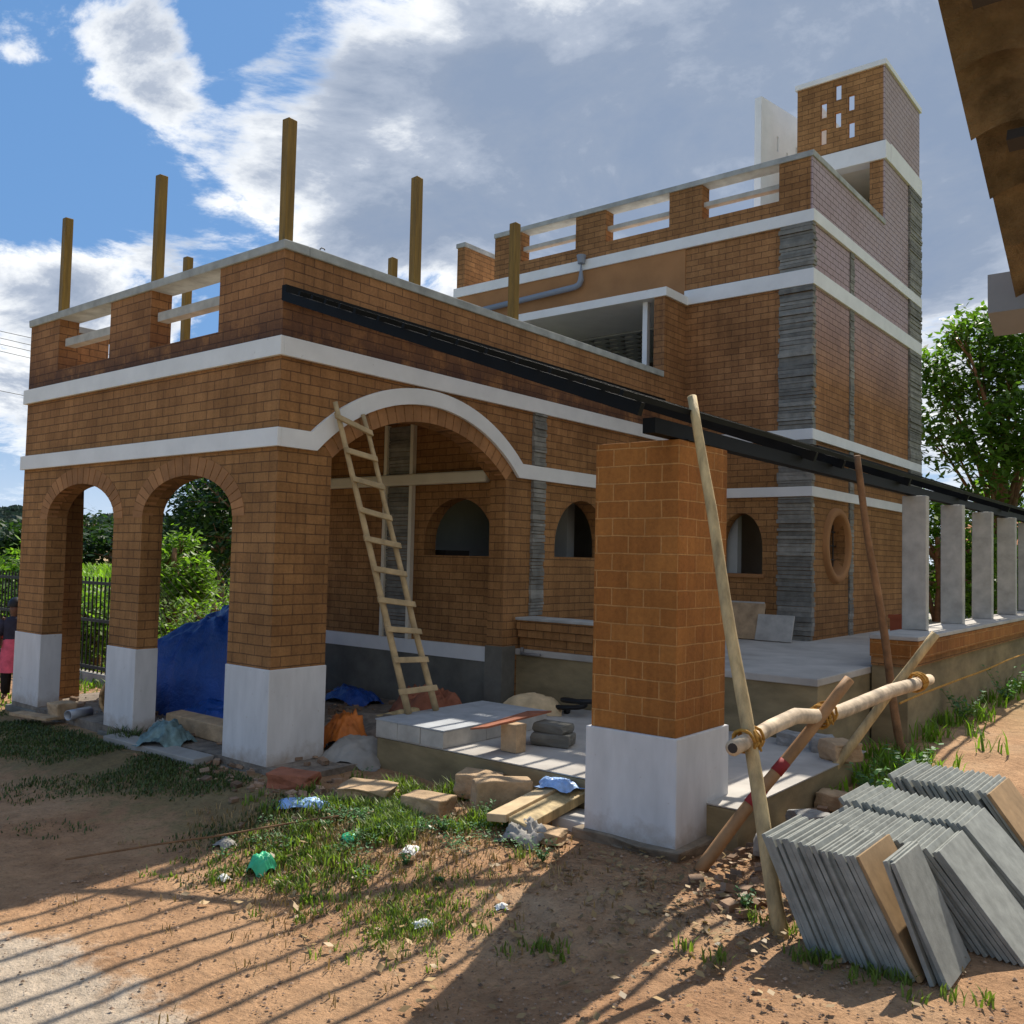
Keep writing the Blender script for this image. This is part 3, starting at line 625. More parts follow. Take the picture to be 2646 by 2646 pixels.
# ------------------------------------------------------------------ steel lean-to roof frame
RF = thing('roof_frame', 'black steel lean-to roof frame running from the wing wall past the pillar', 'roof frame')
def fz(x): return 3.70-.359*x
MB().box(.004, .055, -.02, 5.84, 3.585, 3.70).build('ledger', 'steel_black', RF)
tx = Vector((1, 0, -.359)).normalized(); tz = Vector((.359, 0, 1)).normalized()
mb = MB(); xx = .30; k = 0
while xx < 3.38:
    y1 = 16 if xx > 1.80 else 6.40
    if xx > .06:
        ys_ = -min(.34, .28*xx); MB_ = MB().obox((xx, (ys_+y1)/2, fz(xx)-.02), tx*.012, (0, (y1-ys_)/2, 0), tz*.016); MB_.build('batten', 'steel_black', RF)
    xx += .229
for ya, yb_ in ((-.03, -.18), (1.2, 2.3), (2.9, 2.9), (4.70, 4.70), (7.0, 7.0), (9.3, 9.3), (11.6, 11.6), (13.9, 13.9)):
    x0 = .06 if ya < Y1 else XR+.05
    a = Vector((x0, ya, fz(x0)-.077)); b2 = Vector((3.30, yb_, fz(3.30)-.077)); MB().obox((a+b2)/2, (b2-a)/2, (0, .02, 0), tz*.035).build('rafter', 'steel_black', RF)
MB().box(3.13, 3.21, .12, 16, 2.36, 2.445).build('eave_beam', 'steel_black', RF)
MB().box(XR+.037, XR+.09, Y1, 16, 2.98, 3.08).build('ledger', 'steel_black', RF)
mb = MB().box(3.10, 3.24, .45, .75, 2.353, 2.359).build('base_plate', 'steel_black', RF)
# ------------------------------------------------------------------ timber posts on the wing terrace
PLb = [('leftmost timber post standing on the front parapet of the wing', -3.85, .10), ('middle timber post standing on the front parapet of the wing', -2.02, .10), ('tallest-looking timber post at the corner of the wing parapet', -.16, .12),
       ('timber post rising from the side parapet left of the drain pipe', -.10, 2.93), ('timber post seen through the right parapet opening of the wing', -3.93, 1.55), ('short-looking timber post tip beyond the side parapet', -1.95, 2.97), ('timber post on the side parapet beside the black frame', -.12, 1.52)]
for lab, x, y in PLb:
    z0 = 4.066 if (y < .2 or x > -.2 or x < -4.1) else 3.3
    tag(MB().box(x-.042, x+.042, y-.042, y+.042, z0, 5.10, .003).build('timber_post', 'post_wood', bevel=.006), lab, 'post', 'timber posts on the wing terrace')
def bent(p0, p1, r0, r1, n=14, amp=.015, seed=0):
    p0 = Vector(p0); p1 = Vector(p1); pts = []
    for i in range(n+1):
        t = i/n; q = noise.noise_vector(Vector((t*3.1+seed, seed*1.7, 0)))*amp*math.sin(PI*t)**.5 if 0 < i < n else Vector()
        pts.append(p0.lerp(p1, t)+q)
    return pts, [(r0+(r1-r0)*i/n)*(1+.06*noise.noise(Vector((i*.9, seed, 0)))) for i in range(n+1)]
T_(MB().tube([(-.03, .36, 4.06), (-.03, .36, 4.095), (-.03, .375, 4.11), (-.03, .40, 4.11), (-.03, .41, 4.10)], .005, 6).build('rebar_hook', 'iron', smooth=True), 'small bent iron hook sticking out of the wing coping near the corner', 'hook')
# ladder
LD = thing('wooden_ladder', 'rough wooden ladder with nailed rungs leaning in the wide porch arch', 'ladder', (.45, 1.2, .372))
f0 = Vector((.46, 1.02, .375)); f1 = Vector((.50, 1.30, .375)); t0 = Vector((.05, .50, 2.87)); t1 = Vector((.05, .80, 2.81))
pr_, rr_ = bent(f0, t0, .030, .020, 14, .02, 3); MB().tube(pr_, rr_, 10).build('rail', 'ladder_wood', LD, smooth=True)
pq_, rq_ = bent(f1, t1, .028, .018, 14, .02, 5); MB().tube(pq_, rq_, 10).build('rail', 'ladder_wood', LD, smooth=True)
for k in range(10):
    t = .075+.0965*k; a = f0.lerp(t0, t); b2 = f1.lerp(t1, t); d = (b2-a).normalized(); off = Vector((.045, -.03, .0)); up = (t0-f0).normalized()
    c = (a+b2)/2+off+Vector((0, 0, random.uniform(-.008, .008))); hl = (b2-a).length/2+random.uniform(.02, .055)
    dd = (d+up*random.uniform(-.07, .05)).normalized(); MB().obox(c, dd*hl, dd.cross(up).normalized()*.012, up*.024).build('rung', 'ladder_wood', LD, bevel=.005)
# scaffold poles
p_, r_ = bent((4.10, -.23, -.05), (3.27, .43, 2.60), .037, .026, 16, .025, 9)
tag(MB().tube(p_, r_, 12).build('wooden_pole', 'pole_wood', smooth=True), 'long pale bamboo-like pole leaning on the black beam in front of the pillar', 'pole')
p_, r_ = bent(at(2334, 1978, 2, .02), (3.36, 3.02, 2.52), .036, .025, 16, .03, 12)
tag(MB().tube(p_, r_, 12).build('wooden_pole', 'bark', smooth=True), 'dark bark-covered pole leaning on the black beam before the round window wall', 'pole')
lg = [Vector((3.84, -.20, .775)), Vector((3.83, .05, .79)), Vector((3.80, .35, .80)), Vector((3.83, .6, .83)), Vector((3.86, .85, .80)), Vector((3.87, 1.2, .79)), Vector((3.87, 1.6, .80)), Vector((3.88, 2.1, .82)), Vector((3.90, 2.6, .82)), Vector((3.90, 3.0, .82))]
LG = thing('horizontal_log', 'pale crooked log lashed level between the leaning poles', 'log', (3.84, -.2, .78))
MB().tube(lg, [.038, .037, .040, .043, .041, .042, .045, .046, .045, .040], 14).build('log', 'pole_pale', LG, smooth=True)
MB().tube([lg[0]+Vector((0, -.004, 0)), lg[0]+Vector((0, .004, 0))], .024, 12).build('cut_end', 'dark_room', LG)
MB().tube([(3.87, 1.45, .797), (3.87, 1.62, .80)], [.0432, .0442], 14).build('paint_mark', 'pink_paint', LG, smooth=True)
def lash(c, d, n, r, lab):
    mb = MB(); c = Vector(c); d = Vector(d).normalized(); a = d.cross(Vector((0, 0, 1))).normalized(); b = a.cross(d)
    for k in range(n):
        cc = c+d*((k-n/2)*.022); tl = Vector((random.uniform(-.02, .02),)*3)
        mb.tube([cc+(a*math.cos(t)+b*math.sin(t))*r*(1+.08*random.random())+d*.02*math.sin(t*1+k)*(k % 2*2-1) for t in [2*PI*i/14 for i in range(15)]], .008, 6)
    for q in range(2):
        e = c+b*r; mb.tube([e, e+Vector((random.uniform(-.02, .07), random.uniform(-.05, .05), .0)), e+Vector((random.uniform(0, .08), random.uniform(-.05, .05), -.1))], .006, 5)
    return mb
ld = Vector((0, 1, 0))
tag(lash((3.83, .0, .785), ld, 5, .054, '').build('rope_lashing', 'rope', smooth=True), 'orange rope lashing at the near end of the log', 'rope')
tag(lash((3.86, .92, .80), (0.2, 1, .3), 5, .060, '').build('rope_lashing', 'rope', smooth=True), 'loose rope lashing at the middle of the log', 'rope')
tag(lash((3.89, 2.72, .825), ld, 6, .062, '').build('rope_lashing', 'rope', smooth=True), 'wide rope lashing at the far end of the log', 'rope')
p_, r_ = bent((3.42, .29, -.02), (3.99, .98, 1.01), .036, .030, 12, .015, 21)
PRP = thing('slanted_prop', 'short orange-brown prop with red paint slanting up under the log', 'pole', (3.42, .29, 0))
MB().tube(p_, r_, 12).build('prop', 'pole_red', PRP, smooth=True)
A_ = Vector(p_[4]); B_ = Vector(p_[5]); MB().tube([A_, B_], [.0365, .0355], 12).build('paint_mark', 'red_paint', PRP, smooth=True)
A_ = Vector(p_[6]); B_ = A_.lerp(Vector(p_[7]), .7); MB().tube([A_, B_], [.0355, .034], 12).build('paint_mark', 'red_paint', PRP, smooth=True)
a = at(2110, 2042, 2, .03); e = at(2418, 1637, 0, 4.03)
p_, r_ = bent(a, e, .034, .031, 12, .012, 25)
tag(MB().tube(p_, r_, 12).build('slanted_prop', 'pole_wood', smooth=True), 'long split prop slanting up past the far end of the log', 'pole')
# ------------------------------------------------------------------ stacks of granite slabs
SC = [0]
def slabs(x0, x1, y0, y1, lean, hgt, n, browns, lab, gaps=(), th=.0195, grp='leaning stone slabs'):
    ln = math.hypot(lean, hgt)
    for i in range(n):
        t = i/(n-1); bx = x0+(x1-x0)*t; le = lean*(.92+.16*t)+random.uniform(-.006, .006)
        if i in gaps: bx += .02; le -= .03
        yj = random.uniform(-.016, .016); hh = hgt+random.uniform(-.011, .011)
        d = Vector((-le, 0, hh)).normalized(); nn = Vector((hh, 0, le)).normalized(); L_ = ln*random.uniform(.985, 1.015)
        c = Vector((bx, (y0+y1)/2+yj, .0))+d*L_/2+nn*th/2
        c.z += gz(c.x, c.y)-.01
        o = MB().obox(c, d*L_/2, (0, (y1-y0)/2, 0), nn*th/2*random.uniform(.85, 1.05)).build('stone_slab', 'slab_brown' if i in browns else 'granite_slab', bevel=.0025)
        tag(o, lab(i, n), 'slab', grp)
def labf(st, fr):
    def f(i, n):
        if i == n-1: return fr
        return 'one of the thin grey slabs packed inside the %s' % st
    return f
slabs(4.26, 4.70, -.34, .09, .235, .445, 19, (18,), lambda i, n: 'sandy brown edge slab near the outer end of the nearest slab stack' if i == 18 else 'one of the thin grey slabs packed inside the nearest slab stack', grp='slabs of the nearest stack')
slabs(4.745, 4.80, -.31, .05, .20, .44, 3, (), lambda i, n: 'outermost grey slab of the nearest stack, its broad speckled face open' if i == 2 else 'one of the two grey slabs just behind the outermost face of the nearest stack', grp='outer slabs of the nearest stack')
slabs(4.40, 4.99, .13, .56, .31, .41, 22, (), labf('second slab stack', 'broad-faced outer slab of the second stack'), grp='slabs of the second stack')
slabs(4.40, 5.02, .62, 1.06, .36, .42, 23, (), labf('third slab stack', 'broad-faced outer slab of the third stack'), grp='slabs of the third stack')
slabs(4.42, 4.97, 1.24, 1.75, .31, .45, 19, (18,), labf('farthest slab stack', 'sandy brown outer slab of the farthest stack'), grp='slabs of the farthest stack')
# leaning granite pieces on the veranda
tag(MB().obox((.93, 6.16, .97), (.30, 0, 0), (0, .06, .215), (0, .014, -.004)).build('granite_sheet', 'granite', bevel=.003), 'large grey granite sheet leaning under the arched window on the veranda', 'slab')
tag(MB().obox((.99, 6.07, .96), (.29, 0, 0), (0, .06, .21), (0, .012, -.004)).build('granite_sheet', 'stone_tan', bevel=.003), 'brown-edged stone sheet leaning in front of the granite sheet', 'slab')
tag(MB().obox((1.44, 6.02, .90), (.22, 0, 0), (0, .05, .15), (0, .014, -.004)).build('granite_sheet', 'granite', bevel=.003), 'small square granite sheet leaning at the foot of the slate corner', 'slab')
BK = thing('plastic_crate', 'red-brown plastic crate behind the granite posts', 'crate', (2.75, 7.0, .743))
mb = MB(); mb.box(2.45, 2.75, 7.0, 7.3, .745, .765)
for (q) in ((2.45, 2.47, 7.0, 7.3), (2.73, 2.75, 7.0, 7.3), (2.4701, 2.7299, 7.0, 7.02), (2.4701, 2.7299, 7.28, 7.3)): mb.box(*q, .766, 1.08)
mb.build('body', 'bucket_red', BK); MB().box(2.435, 2.765, 6.985, 6.999, 1.04, 1.085).build('rim', 'bucket_red', BK)
# ------------------------------------------------------------------ neighbour's tiled roof overhead + gutter
NR = thing('tiled_roof', 'old brown clay tile roof edge hanging in at the top right', 'roof')
def rz_(y): return 2.77-.46*(y+.20)
mb = MB(); y = -.22; kk = 0
while y > -3.6:
    y0 = y; y1 = y-.34; zl = rz_(y0)-.045; zh = rz_(y1)+.02
    xo = 5.05+random.uniform(-.012, .012); x = xo; q = 0
    while x < 9.0:
        w = .24; segs = 5; pts = []
        for s_ in range(segs+1):
            u = s_/segs; bow = math.sin(PI*u)*.035*(1 if q % 2 == 0 else -.6)
            pts.append((x+w*u, bow))
        jj = random.uniform(-.006, .006)
        vs = []
        for (xx, bw) in pts: vs += [(xx, y0+jj, zl+bw), (xx, y1, zh+bw), (xx, y0+jj, zl+bw+.02), (xx, y1, zh+bw+.02)]
        fs = []
        for s_ in range(segs):
            a = s_*4; b_ = a+4; fs += [(a, a+1, b_+1, b_), (a+2, b_+2, b_+3, a+3), (a, b_, b_+2, a+2), (a+1, a+3, b_+3, b_+1)]
        fs += [(0, 2, 3, 1), (segs*4, segs*4+1, segs*4+3, segs*4+2)]
        mb.mesh(vs, fs); x += w*.98; q += 1
    y -= .255; kk += 1
mb.build('roof_tiles', 'tile_clay', NR, smooth=False)
mb = MB()
for yy in (-.45, -.96, -1.47, -1.98, -2.5): mb.obox((7.1, yy, rz_(yy)-.055), (1.95, 0, 0), (0, .025, -.011), (0, .009, .02))
mb.build('roof_batten', 'dark_room', NR)
gt = MB(); gt.mesh([(4.93, -.17, 2.70), (4.93, -.04, 2.63), (4.93, .08, 2.66), (4.93, .10, 2.82), (4.93, -.17, 2.86), (8.5, -.17, 2.70), (8.5, -.04, 2.63), (8.5, .08, 2.66), (8.5, .10, 2.82), (8.5, -.17, 2.86)],
    [(0, 1, 2, 3, 4), (5, 9, 8, 7, 6), (0, 5, 6, 1), (1, 6, 7, 2), (2, 7, 8, 3), (0, 4, 9, 5), (3, 8, 9, 4)])
gt.build('gutter', 'galv', NR)
# ------------------------------------------------------------------ clutter
cloth('tarpaulin_heap', (-2.55, 1.30, .02), (1.5, 1.3, 1.15), 'tarp_blue', 'tall blue tarpaulin draped over a heap inside the porch', 'tarpaulin', .3, 4, .3, 40,
      tall=lambda u, w, f: (1-max(abs(u), abs(w))**2.6)**.6*(.88+.16*u+.24*f))
cloth('tarpaulin_heap', (-1.75, .75, .04), (.9, .5, .16), 'tarp_blue', 'crumpled tail of blue sheeting lying at the foot of the tarpaulin', 'tarpaulin', .8, 8, .2)
cloth('white_bag', (-1.55, .08, .05), (.30, .22, .10), 'cement', 'dusty pale plastic bag behind the grey-green bundle by the porch pier', 'bag', .9, 14)
cloth('cloth_bundle', (-1.32, -.04, .03), (.42, .34, .15), 'tarp_teal', 'grey-green plastic bundle dumped between the porch piers', 'bundle', .9, 13, .4)
cloth('orange_sack', (-.12, .86, .03), (.40, .34, .26), 'plastic_orange', 'crumpled orange plastic sack beside the corner pier', 'sack', .7, 19, .2)
cloth('cement_sack', (.18, .72, .0), (.5, .55, .17), 'cement', 'grey hardened cement sack between the pier and the platform', 'sack', .4, 23, .5)
cloth('sand_pile', (-.15, 1.6, .03), (1.3, 1.0, .16), 'rubble', 'low pile of grey rubble inside the porch', 'rubble pile', .6, 31)
cloth('red_bundle', (-.35, 2.1, .04), (.8, .5, .3), 'stone_red', 'heap of reddish sacks behind the foot of the ladder', 'bundle', .9, 37)
cloth('blue_sheet', (-1.9, 2.5, .04), (.7, .4, .14), 'tarp_blue', 'dark blue sheet lying by the porch back wall', 'sheet', .6, 41)
p_, r_ = bent((-.62, 1.28, .12), (-.10, 2.2, .2), .05, .075, 12, .04, 33)
T_(MB().tube(p_, r_, 12).build('tree_branch', 'pole_wood', smooth=True), 'thick crooked branch lying behind the ladder foot', 'branch')
T_(MB().box(-1.82, -.62, .24, .42, .046, .20, .012).build('stone_beam', 'stone_tan', bevel=.01), 'long rough stone beam on the porch floor by the corner pier', 'stone beam')
T_(MB().box(-2.0, -.6, -.24, -.06, -.02, .04, .012).build('kerb_stone', 'cement', bevel=.008), 'low cement kerb strip in front of the porch', 'kerb')
BS = thing('woven_basket', 'round woven basket leaning on its side between the porch piers', 'basket', (-2.72, .35, .05))
mb = MB(); n = 26; vs = []; prof = [(.05, .14), (.10, .20), (.20, .245), (.25, .26), (.24, .25), (.1, .19), (.03, .0)]
bd = Vector((.70, -.64, .25)).normalized(); ba = bd.cross(Vector((0, 0, 1))).normalized(); bb = ba.cross(bd); bc = Vector((-2.75, .38, .20))
for (d_, r_2) in prof:
    for i in range(n): aa = 2*PI*i/n; vs.append(bc+bd*(d_-.1)+(ba*math.cos(aa)+bb*math.sin(aa))*r_2*.78)
mb.mesh(vs, [(k*n+i, k*n+(i+1) % n, (k+1)*n+(i+1) % n, (k+1)*n+i) for k in range(len(prof)-1) for i in range(n)]).build('bowl', 'basket', BS, smooth=True)
MB().tube([bc+bd*.15+(ba*math.cos(t)+bb*math.sin(t))*.205 for t in [2*PI*i/26 for i in range(27)]], .016, 8).build('rim', 'basket', BS, smooth=True)
mb = MB(); n = 16; vs = []
for (d_, r_2) in ((0, .05), (.26, .05), (.26, .042), (0, .042)):
    for i in range(n): aa = 2*PI*i/n; vs.append(Vector((-2.93, -.10, .07))+Vector((-.3, .95, 0)).normalized()*d_+Vector((.95, .3, 0))*r_2*math.cos(aa)+Vector((0, 0, r_2*math.sin(aa))))
T_(mb.mesh(vs, [(k*n+i, k*n+(i+1) % n, ((k+1) % 4)*n+(i+1) % n, ((k+1) % 4)*n+i) for k in range(4) for i in range(n)]).build('pipe_offcut', 'metal_grey', smooth=True), 'short grey pipe offcut lying by the left pier', 'pipe')
stone('stone', (-3.22, -.02, .08), (.22, .2, .15), 'stone_tan', 'tan stone lying against the leftmost pier base')
T_(MB().obox((-3.35, -.22, .03), (.28, .05, 0), (-.01, .07, 0), (0, 0, .012)).build('stone_chip', 'stone_tan'), 'flat tan stone chips in front of the leftmost pier', 'stone')
# small board table on a block, dark stones
TB = thing('block_table', 'small table of a warped board on a single block on the platform', 'table', (1.54, 1.0, .237))
MB().box(1.47, 1.62, .96, 1.08, .238, .44, .003).build('leg', 'stone_tan', TB, bevel=.004)
MB().hexa([(1.44, .66, .425), (1.55, .72, .442), (1.50, 1.55, .452), (1.34, 1.45, .442), (1.44, .66, .437), (1.55, .72, .456), (1.50, 1.55, .466), (1.34, 1.45, .456)]).build('board', 'stone_red', TB)
stone('dark_stone', (1.62, 1.42, .285), (.30, .2, .09), 'cement_dark', 'lower of the two dark stones stacked beside the board table', rz=.3, jit=.08)
stone('dark_stone', (1.60, 1.44, .365), (.27, .18, .07), 'cement_dark', 'upper of the two dark stones stacked beside the board table', rz=.1, jit=.08)
cloth('paper_sack', (.62, 2.45, .237), (.55, .32, .16), 'paper_tan', 'flat tan paper sack behind the concrete plinth', 'sack', .25, 52, .6)
T_(MB().tube([(.72+.16*math.cos(t)+.03*t, 2.62+.10*math.sin(t), .25+.012*t) for t in [i*.35 for i in range(40)]], .022, 8).build('hose_coil', 'hose_black', smooth=True), 'coil of black hose beside the paper sack', 'hose')
TP = thing('wall_tap', 'chrome water tap on the plastered wall by the arch', 'tap', (.1, 2.94, .7))
MB().tube([(.10, 2.99, .70), (.10, 2.93, .70), (.36, 2.90, .705)], .014, 8).build('spout', 'galv', TP, smooth=True)
MB().tube([(.10, 2.95, .70), (.10, 2.95, .76)], .018, 8).build('handle', 'galv', TP, smooth=True)
# front-yard stones and litter
stone('stone', (1.10, .03, .04), (.36, .26, .12), 'stone_tan', 'flat sunlit tan stone at the left edge of the grass patch', rz=.5, jit=.2)
stone('stone', (1.62, .06, .05), (.29, .21, .13), 'stone_tan', 'pinkish block stone sitting in the middle of the grass', rz=.2, jit=.12)
stone('stone_block', (1.94, .42, .10), (.38, .15, .22), 'stone_tan', 'squared tan stone block standing on edge by the platform', 'stone', rz=.9, jit=.07)
stone('stone', (1.62, .56, .09), (.30, .2, .16), 'stone_tan', 'small tan stone half hidden behind the squared block', rz=.3)
stone('stone', (.45, -.10, .04), (.34, .2, .11), 'stone_red', 'red-brown stone lying at the foot of the corner pier', rz=.4)
stone('stone', (2.52, .12, .03), (.22, .16, .07), 'stone_tan', 'small pale stone by the left side of the pillar base', rz=.2)
T_(MB().box(2.28, 2.66, .40, .68, -.02, .055, .01).build('step_slab', 'floor_cement', bevel=.006), 'pale cement slab beside the foot of the pillar', 'slab')
a = Vector((2.28, .02, .07)); b2 = Vector((2.24, .72, .13)); d = (b2-a)
pk = T_(MB().obox((a+b2)/2+Vector((-.06, 0, .02)), d/2, (.075, 0, .01), (0, -.004, .025)).build('wood_plank', 'paper_tan', bevel=.005), 'upper sunlit plank of the pair lying before the platform', 'plank')
T_(MB().obox((a+b2)/2+Vector((.09, .02, .0)), d/2, (.07, 0, -.01), (0, -.004, .03)).build('wood_plank', 'pole_wood', bevel=.005), 'right-hand plank of the pair lying before the platform', 'plank')
cloth('blue_plastic_bag', (2.25, .62, .17), (.26, .18, .05), 'plastic_blue', 'blue plastic bag caught on the end of the planks', 'bag', .9, 61)
cloth('blue_plastic_sheet', (.93, -.38, .0), (.34, .16, .05), 'plastic_blue', 'pale blue plastic sheet lying in the shaded grass', 'sheet', .9, 66, .5)
cloth('grey_bag', (2.42, .05, .0), (.26, .24, .09), 'cement', 'grey plastic bag crumpled under the planks', 'bag', .9, 67)
cloth('grey_rag', (.98, -1.0, .0), (.12, .10, .03), 'cement', 'crumpled dusty pale rag in the shaded grass', 'rag', .9, 70)
cloth('green_bag', (1.47, -1.10, .0), (.15, .14, .085), 'plastic_green', 'bright green crumpled plastic bag on the shadow edge', 'bag', .6, 73)
cloth('green_bag', (1.62, -.60, .0), (.11, .09, .035), 'plastic_green', 'small scrap of green plastic in the grass', 'bag', .6, 74)
for i, (x, y, sz, lab) in enumerate(((1.38, -1.28, .07, 'white scrap beside the green bag'), (2.66, -1.05, .09, 'white paper scrap in the dry grass near the centre'), (2.05, -.52, .12, 'flat pale stone chip in the red soil'), (1.80, -.18, .12, 'crumpled white paper amid the grass'), (2.9, -.75, .06, 'pinkish scrap near the pillar shadow'))):
    cloth('paper_scrap', (x, y, 0), (sz, sz*.8, .02), 'paper_white', lab, 'scrap', .9, 80+i, i)
T_(MB().tube(bent((.55, -1.75, -.10), (1.35, -.45, .03), .007, .005, 10, .03, 44)[0], .006, 6).build('twig', 'bark'), 'long thin twig lying across the shadow edge', 'twig')
T_(MB().tube(bent((3.55, 3.5, .55), (3.62, 8.5, .62), .01, .01, 10, .02, 45)[0], .009, 6).build('string_line', 'rope'), 'string stretched along the foot of the low parapet', 'string')
T_(MB().tube(bent((4.25, 5.4, .28), (5.1, 6.0, .30), .06, .05, 8, .03, 46)[0], .05, 8).build('wood_log', 'bark', smooth=True), 'short brown log lying on the weeds at the right edge', 'log')
for i, (x, y, s_, m_) in enumerate(((3.55, 1.95, .16, 'stone_tan'), (3.42, 2.5, .2, 'stone_tan'), (3.2, 2.72, .17, 'stone_grey'), (2.95, 2.75, .15, 'stone_grey'), (3.65, 1.3, .18, 'stone_grey'), (3.62, .75, .15, 'stone_grey'))):
    zz = .236 if x < 3.45 else .02
    stone('stone', (x, y, zz+s_*.32), (s_*1.2, s_, s_*.7), m_, ['rounded tan stone under the middle of the log', 'yellowish boulder on the platform edge behind the log', 'grey round stone at the foot of the veranda step', 'smaller grey stone at the foot of the veranda step, farther left', 'grey stone beside the platform side', 'rough grey stone behind the leaning pole foot'][i], rz=i)
# loose gravel, clods, leaf litter
def gravel():
    mb = MB()
    for i in range(9000):
        if i < 7000: x = random.uniform(.8, 5.6); y = random.gauss(-.9, 1.1)
        else: x = random.gauss(3.7, .4); y = random.gauss(.3, .8)
        if y < -4.2 or (y > -.0 and x < 2.2): continue
        if y > .69 and x < 3.5: continue
        r = random.choice((.003, .004, .004, .005, .005, .006, .008, .011))*random.uniform(.7, 1.3); z = gz(x, y)-.004+.022*noise.noise(Vector((x*1.1, y*1.1, 0)))
        a = random.uniform(0, 6.28); c, s_ = math.cos(a)*r, math.sin(a)*r
        mb.mesh([(x+c, y+s_, z), (x-s_*.8, y+c*.8, z), (x-c, y-s_, z), (x+s_*.9, y-c*.9, z), (x+c*.2, y, z+r*.6)], [(0, 1, 4), (1, 2, 4), (2, 3, 4), (3, 0, 4)])
    return mb
MAT['pebble'] = plain('pebble', (.27, .18, .12), .95, .3, 20, 0, island=.55)
kind(T_(gravel().build('gravel', 'pebble'), 'loose pebbles and clods scattered over the red soil', 'gravel'), 'stuff')
def litter():
    mb = MB()
    for i in range(900):
        x = random.gauss(3.65, .45); y = random.gauss(-.1, .6)
        if random.random() < .3: x = random.uniform(1.2, 3.4); y = random.uniform(-1.6, .2)
        if y > .68 and x < 3.5: continue
        if 2.6 < x < 3.28 and .3 < y < 1.05: continue
        r = random.uniform(.012, .032); c = Vector((x, y, gz(x, y)+.006+random.random()*.02)); u = Vector((random.uniform(-1, 1), random.uniform(-1, 1), random.uniform(-.4, .4))).normalized()*r; w = u.cross(Vector((random.uniform(-.4, .4), random.uniform(-.4, .4), 1))).normalized()*r*.6
        mb.quad(c-u, c-w, c+u, c+w)
    return mb
kind(T_(litter().build('leaf_litter', 'dry_leaf'), 'dry brown leaves and chips littering the soil by the poles', 'leaf litter'), 'stuff')
# grass
def blades(mb, x, y, n, rad, hmin, hmax, wid=.0045, z0=None):
    for k in range(n):
        a = random.uniform(0, 6.28); rr = rad*math.sqrt(random.random()); px = x+math.cos(a)*rr; py = y+math.sin(a)*rr
        z = gz(px, py)-.012 if z0 is None else z0; h = random.uniform(hmin, hmax); b = random.uniform(0, 6.28); ln = random.uniform(.2, .9)*h
        t = Vector((math.cos(b)*ln, math.sin(b)*ln, h)); sd_ = Vector((-math.sin(b), math.cos(b), 0))*wid*random.uniform(.7, 1.5); p = Vector((px, py, z))
        mid = p+Vector((t.x*.35, t.y*.35, h*.65))
        i = len(mb.v); mb.v += [tuple(p-sd_), tuple(p+sd_), tuple(mid+sd_*.8), tuple(mid-sd_*.8), tuple(p+t)]; mb.f += [(i, i+1, i+2, i+3), (i+3, i+2, i+4)]
def inpix(x, y):
    return True
mb = MB()
for i in range(560):      # the lit patch in front of the platform
    x = random.gauss(1.55, .38); y = random.gauss(-.20, .38)
    if y > .62: continue
    if noise.noise(Vector((x*2.6, y*2.6, 9))) < .03: continue
    blades(mb, x, y, random.randint(10, 26), .06, .02, .10)
for i in range(150): blades(mb, random.gauss(1.60, .28), random.gauss(-.95, .2), random.randint(10, 20), .05, .015, .05)
for i in range(170): blades(mb, random.gauss(2.55, .2), random.gauss(-.98, .18), random.randint(8, 16), .05, .015, .05, .003)
for (x, y, n) in ((2.05, .45, 7), (1.45, .5, 12), (1.2, .3, 10), (1.0, .35, 6), (2.0, .1, 5), (3.95, -.75, 3), (3.35, -.9, 4), (4.35, -.38, 8), (4.6, -.42, 6), (4.9, -.36, 2), (4.0, -.15, 3)):
    for q in range(n): blades(mb, random.gauss(x, .08), random.gauss(y, .06), 14, .05, .04, .13 if x < 3 else .06)
mbd = MB()
for i in range(900):
    x = random.gauss(1.75, .65); y = random.gauss(-.45, .5)
    if y > .6 or x < .35: continue
    blades(mbd, x, y, random.randint(4, 9), .07, .01, .06, .003)
kind(T_(mbd.build('dry_grass', 'dry_leaf'), 'straw-coloured dry grass mixed into the red soil', 'dry grass'), 'stuff')
kind(T_(mb.build('grass', 'grass_leaf'), 'sunlit green grass growing in front of the low platform', 'grass'), 'stuff')
mb = MB()
for i in range(4200):
    x = random.uniform(-5.5, 1.5); y = -.18-abs(random.gauss(0, .62)); 
    if noise.noise(Vector((x*1.2, y*1.6, 4))) < -.18+max(0, -y-.6)*.35: continue
    blades(mb, x, y, random.randint(6, 11), .09, .008, .035, .004)
for i in range(60): blades(mb, random.gauss(-1.9, .12), random.gauss(-.08, .05), 5, .05, .04, .14)
kind(T_(mb.build('grass', 'grass_shade'), 'short dark grass in the shade along the front of the porch', 'grass'), 'stuff')
mb = MB()
for i in range(900): x = random.uniform(-22, -4.6); y = random.uniform(-1, 9) if x < -4.6 else 0; blades(mb, x, y, 14, .3, .03, .14, .012)
for i in range(3600): x = random.uniform(-75, -10); y = random.uniform(2, 75); blades(mb, x, y, 7, 1.0, .15, .55, .06)
for i in range(230): x = random.gauss(5.1, .45); y = random.uniform(4.0, 12); blades(mb, x, y, 14, .15, .05, .22, .008, gz(x, y))
for i in range(40): x = random.gauss(3.55, .12); y = random.uniform(2.6, 9); blades(mb, x, y, 14, .1, .05, .2, .008, gz(x, y))
for i in range(36): x = random.gauss(3.72, .16); y = random.uniform(2.0, 3.6); blades(mb, x, y, 14, .1, .04, .17, .007, gz(x, y))
kind(T_(mb.build('grass', 'leaf_bright'), 'rough sunlit meadow grass beyond the porch and beside the parapet', 'grass'), 'stuff')
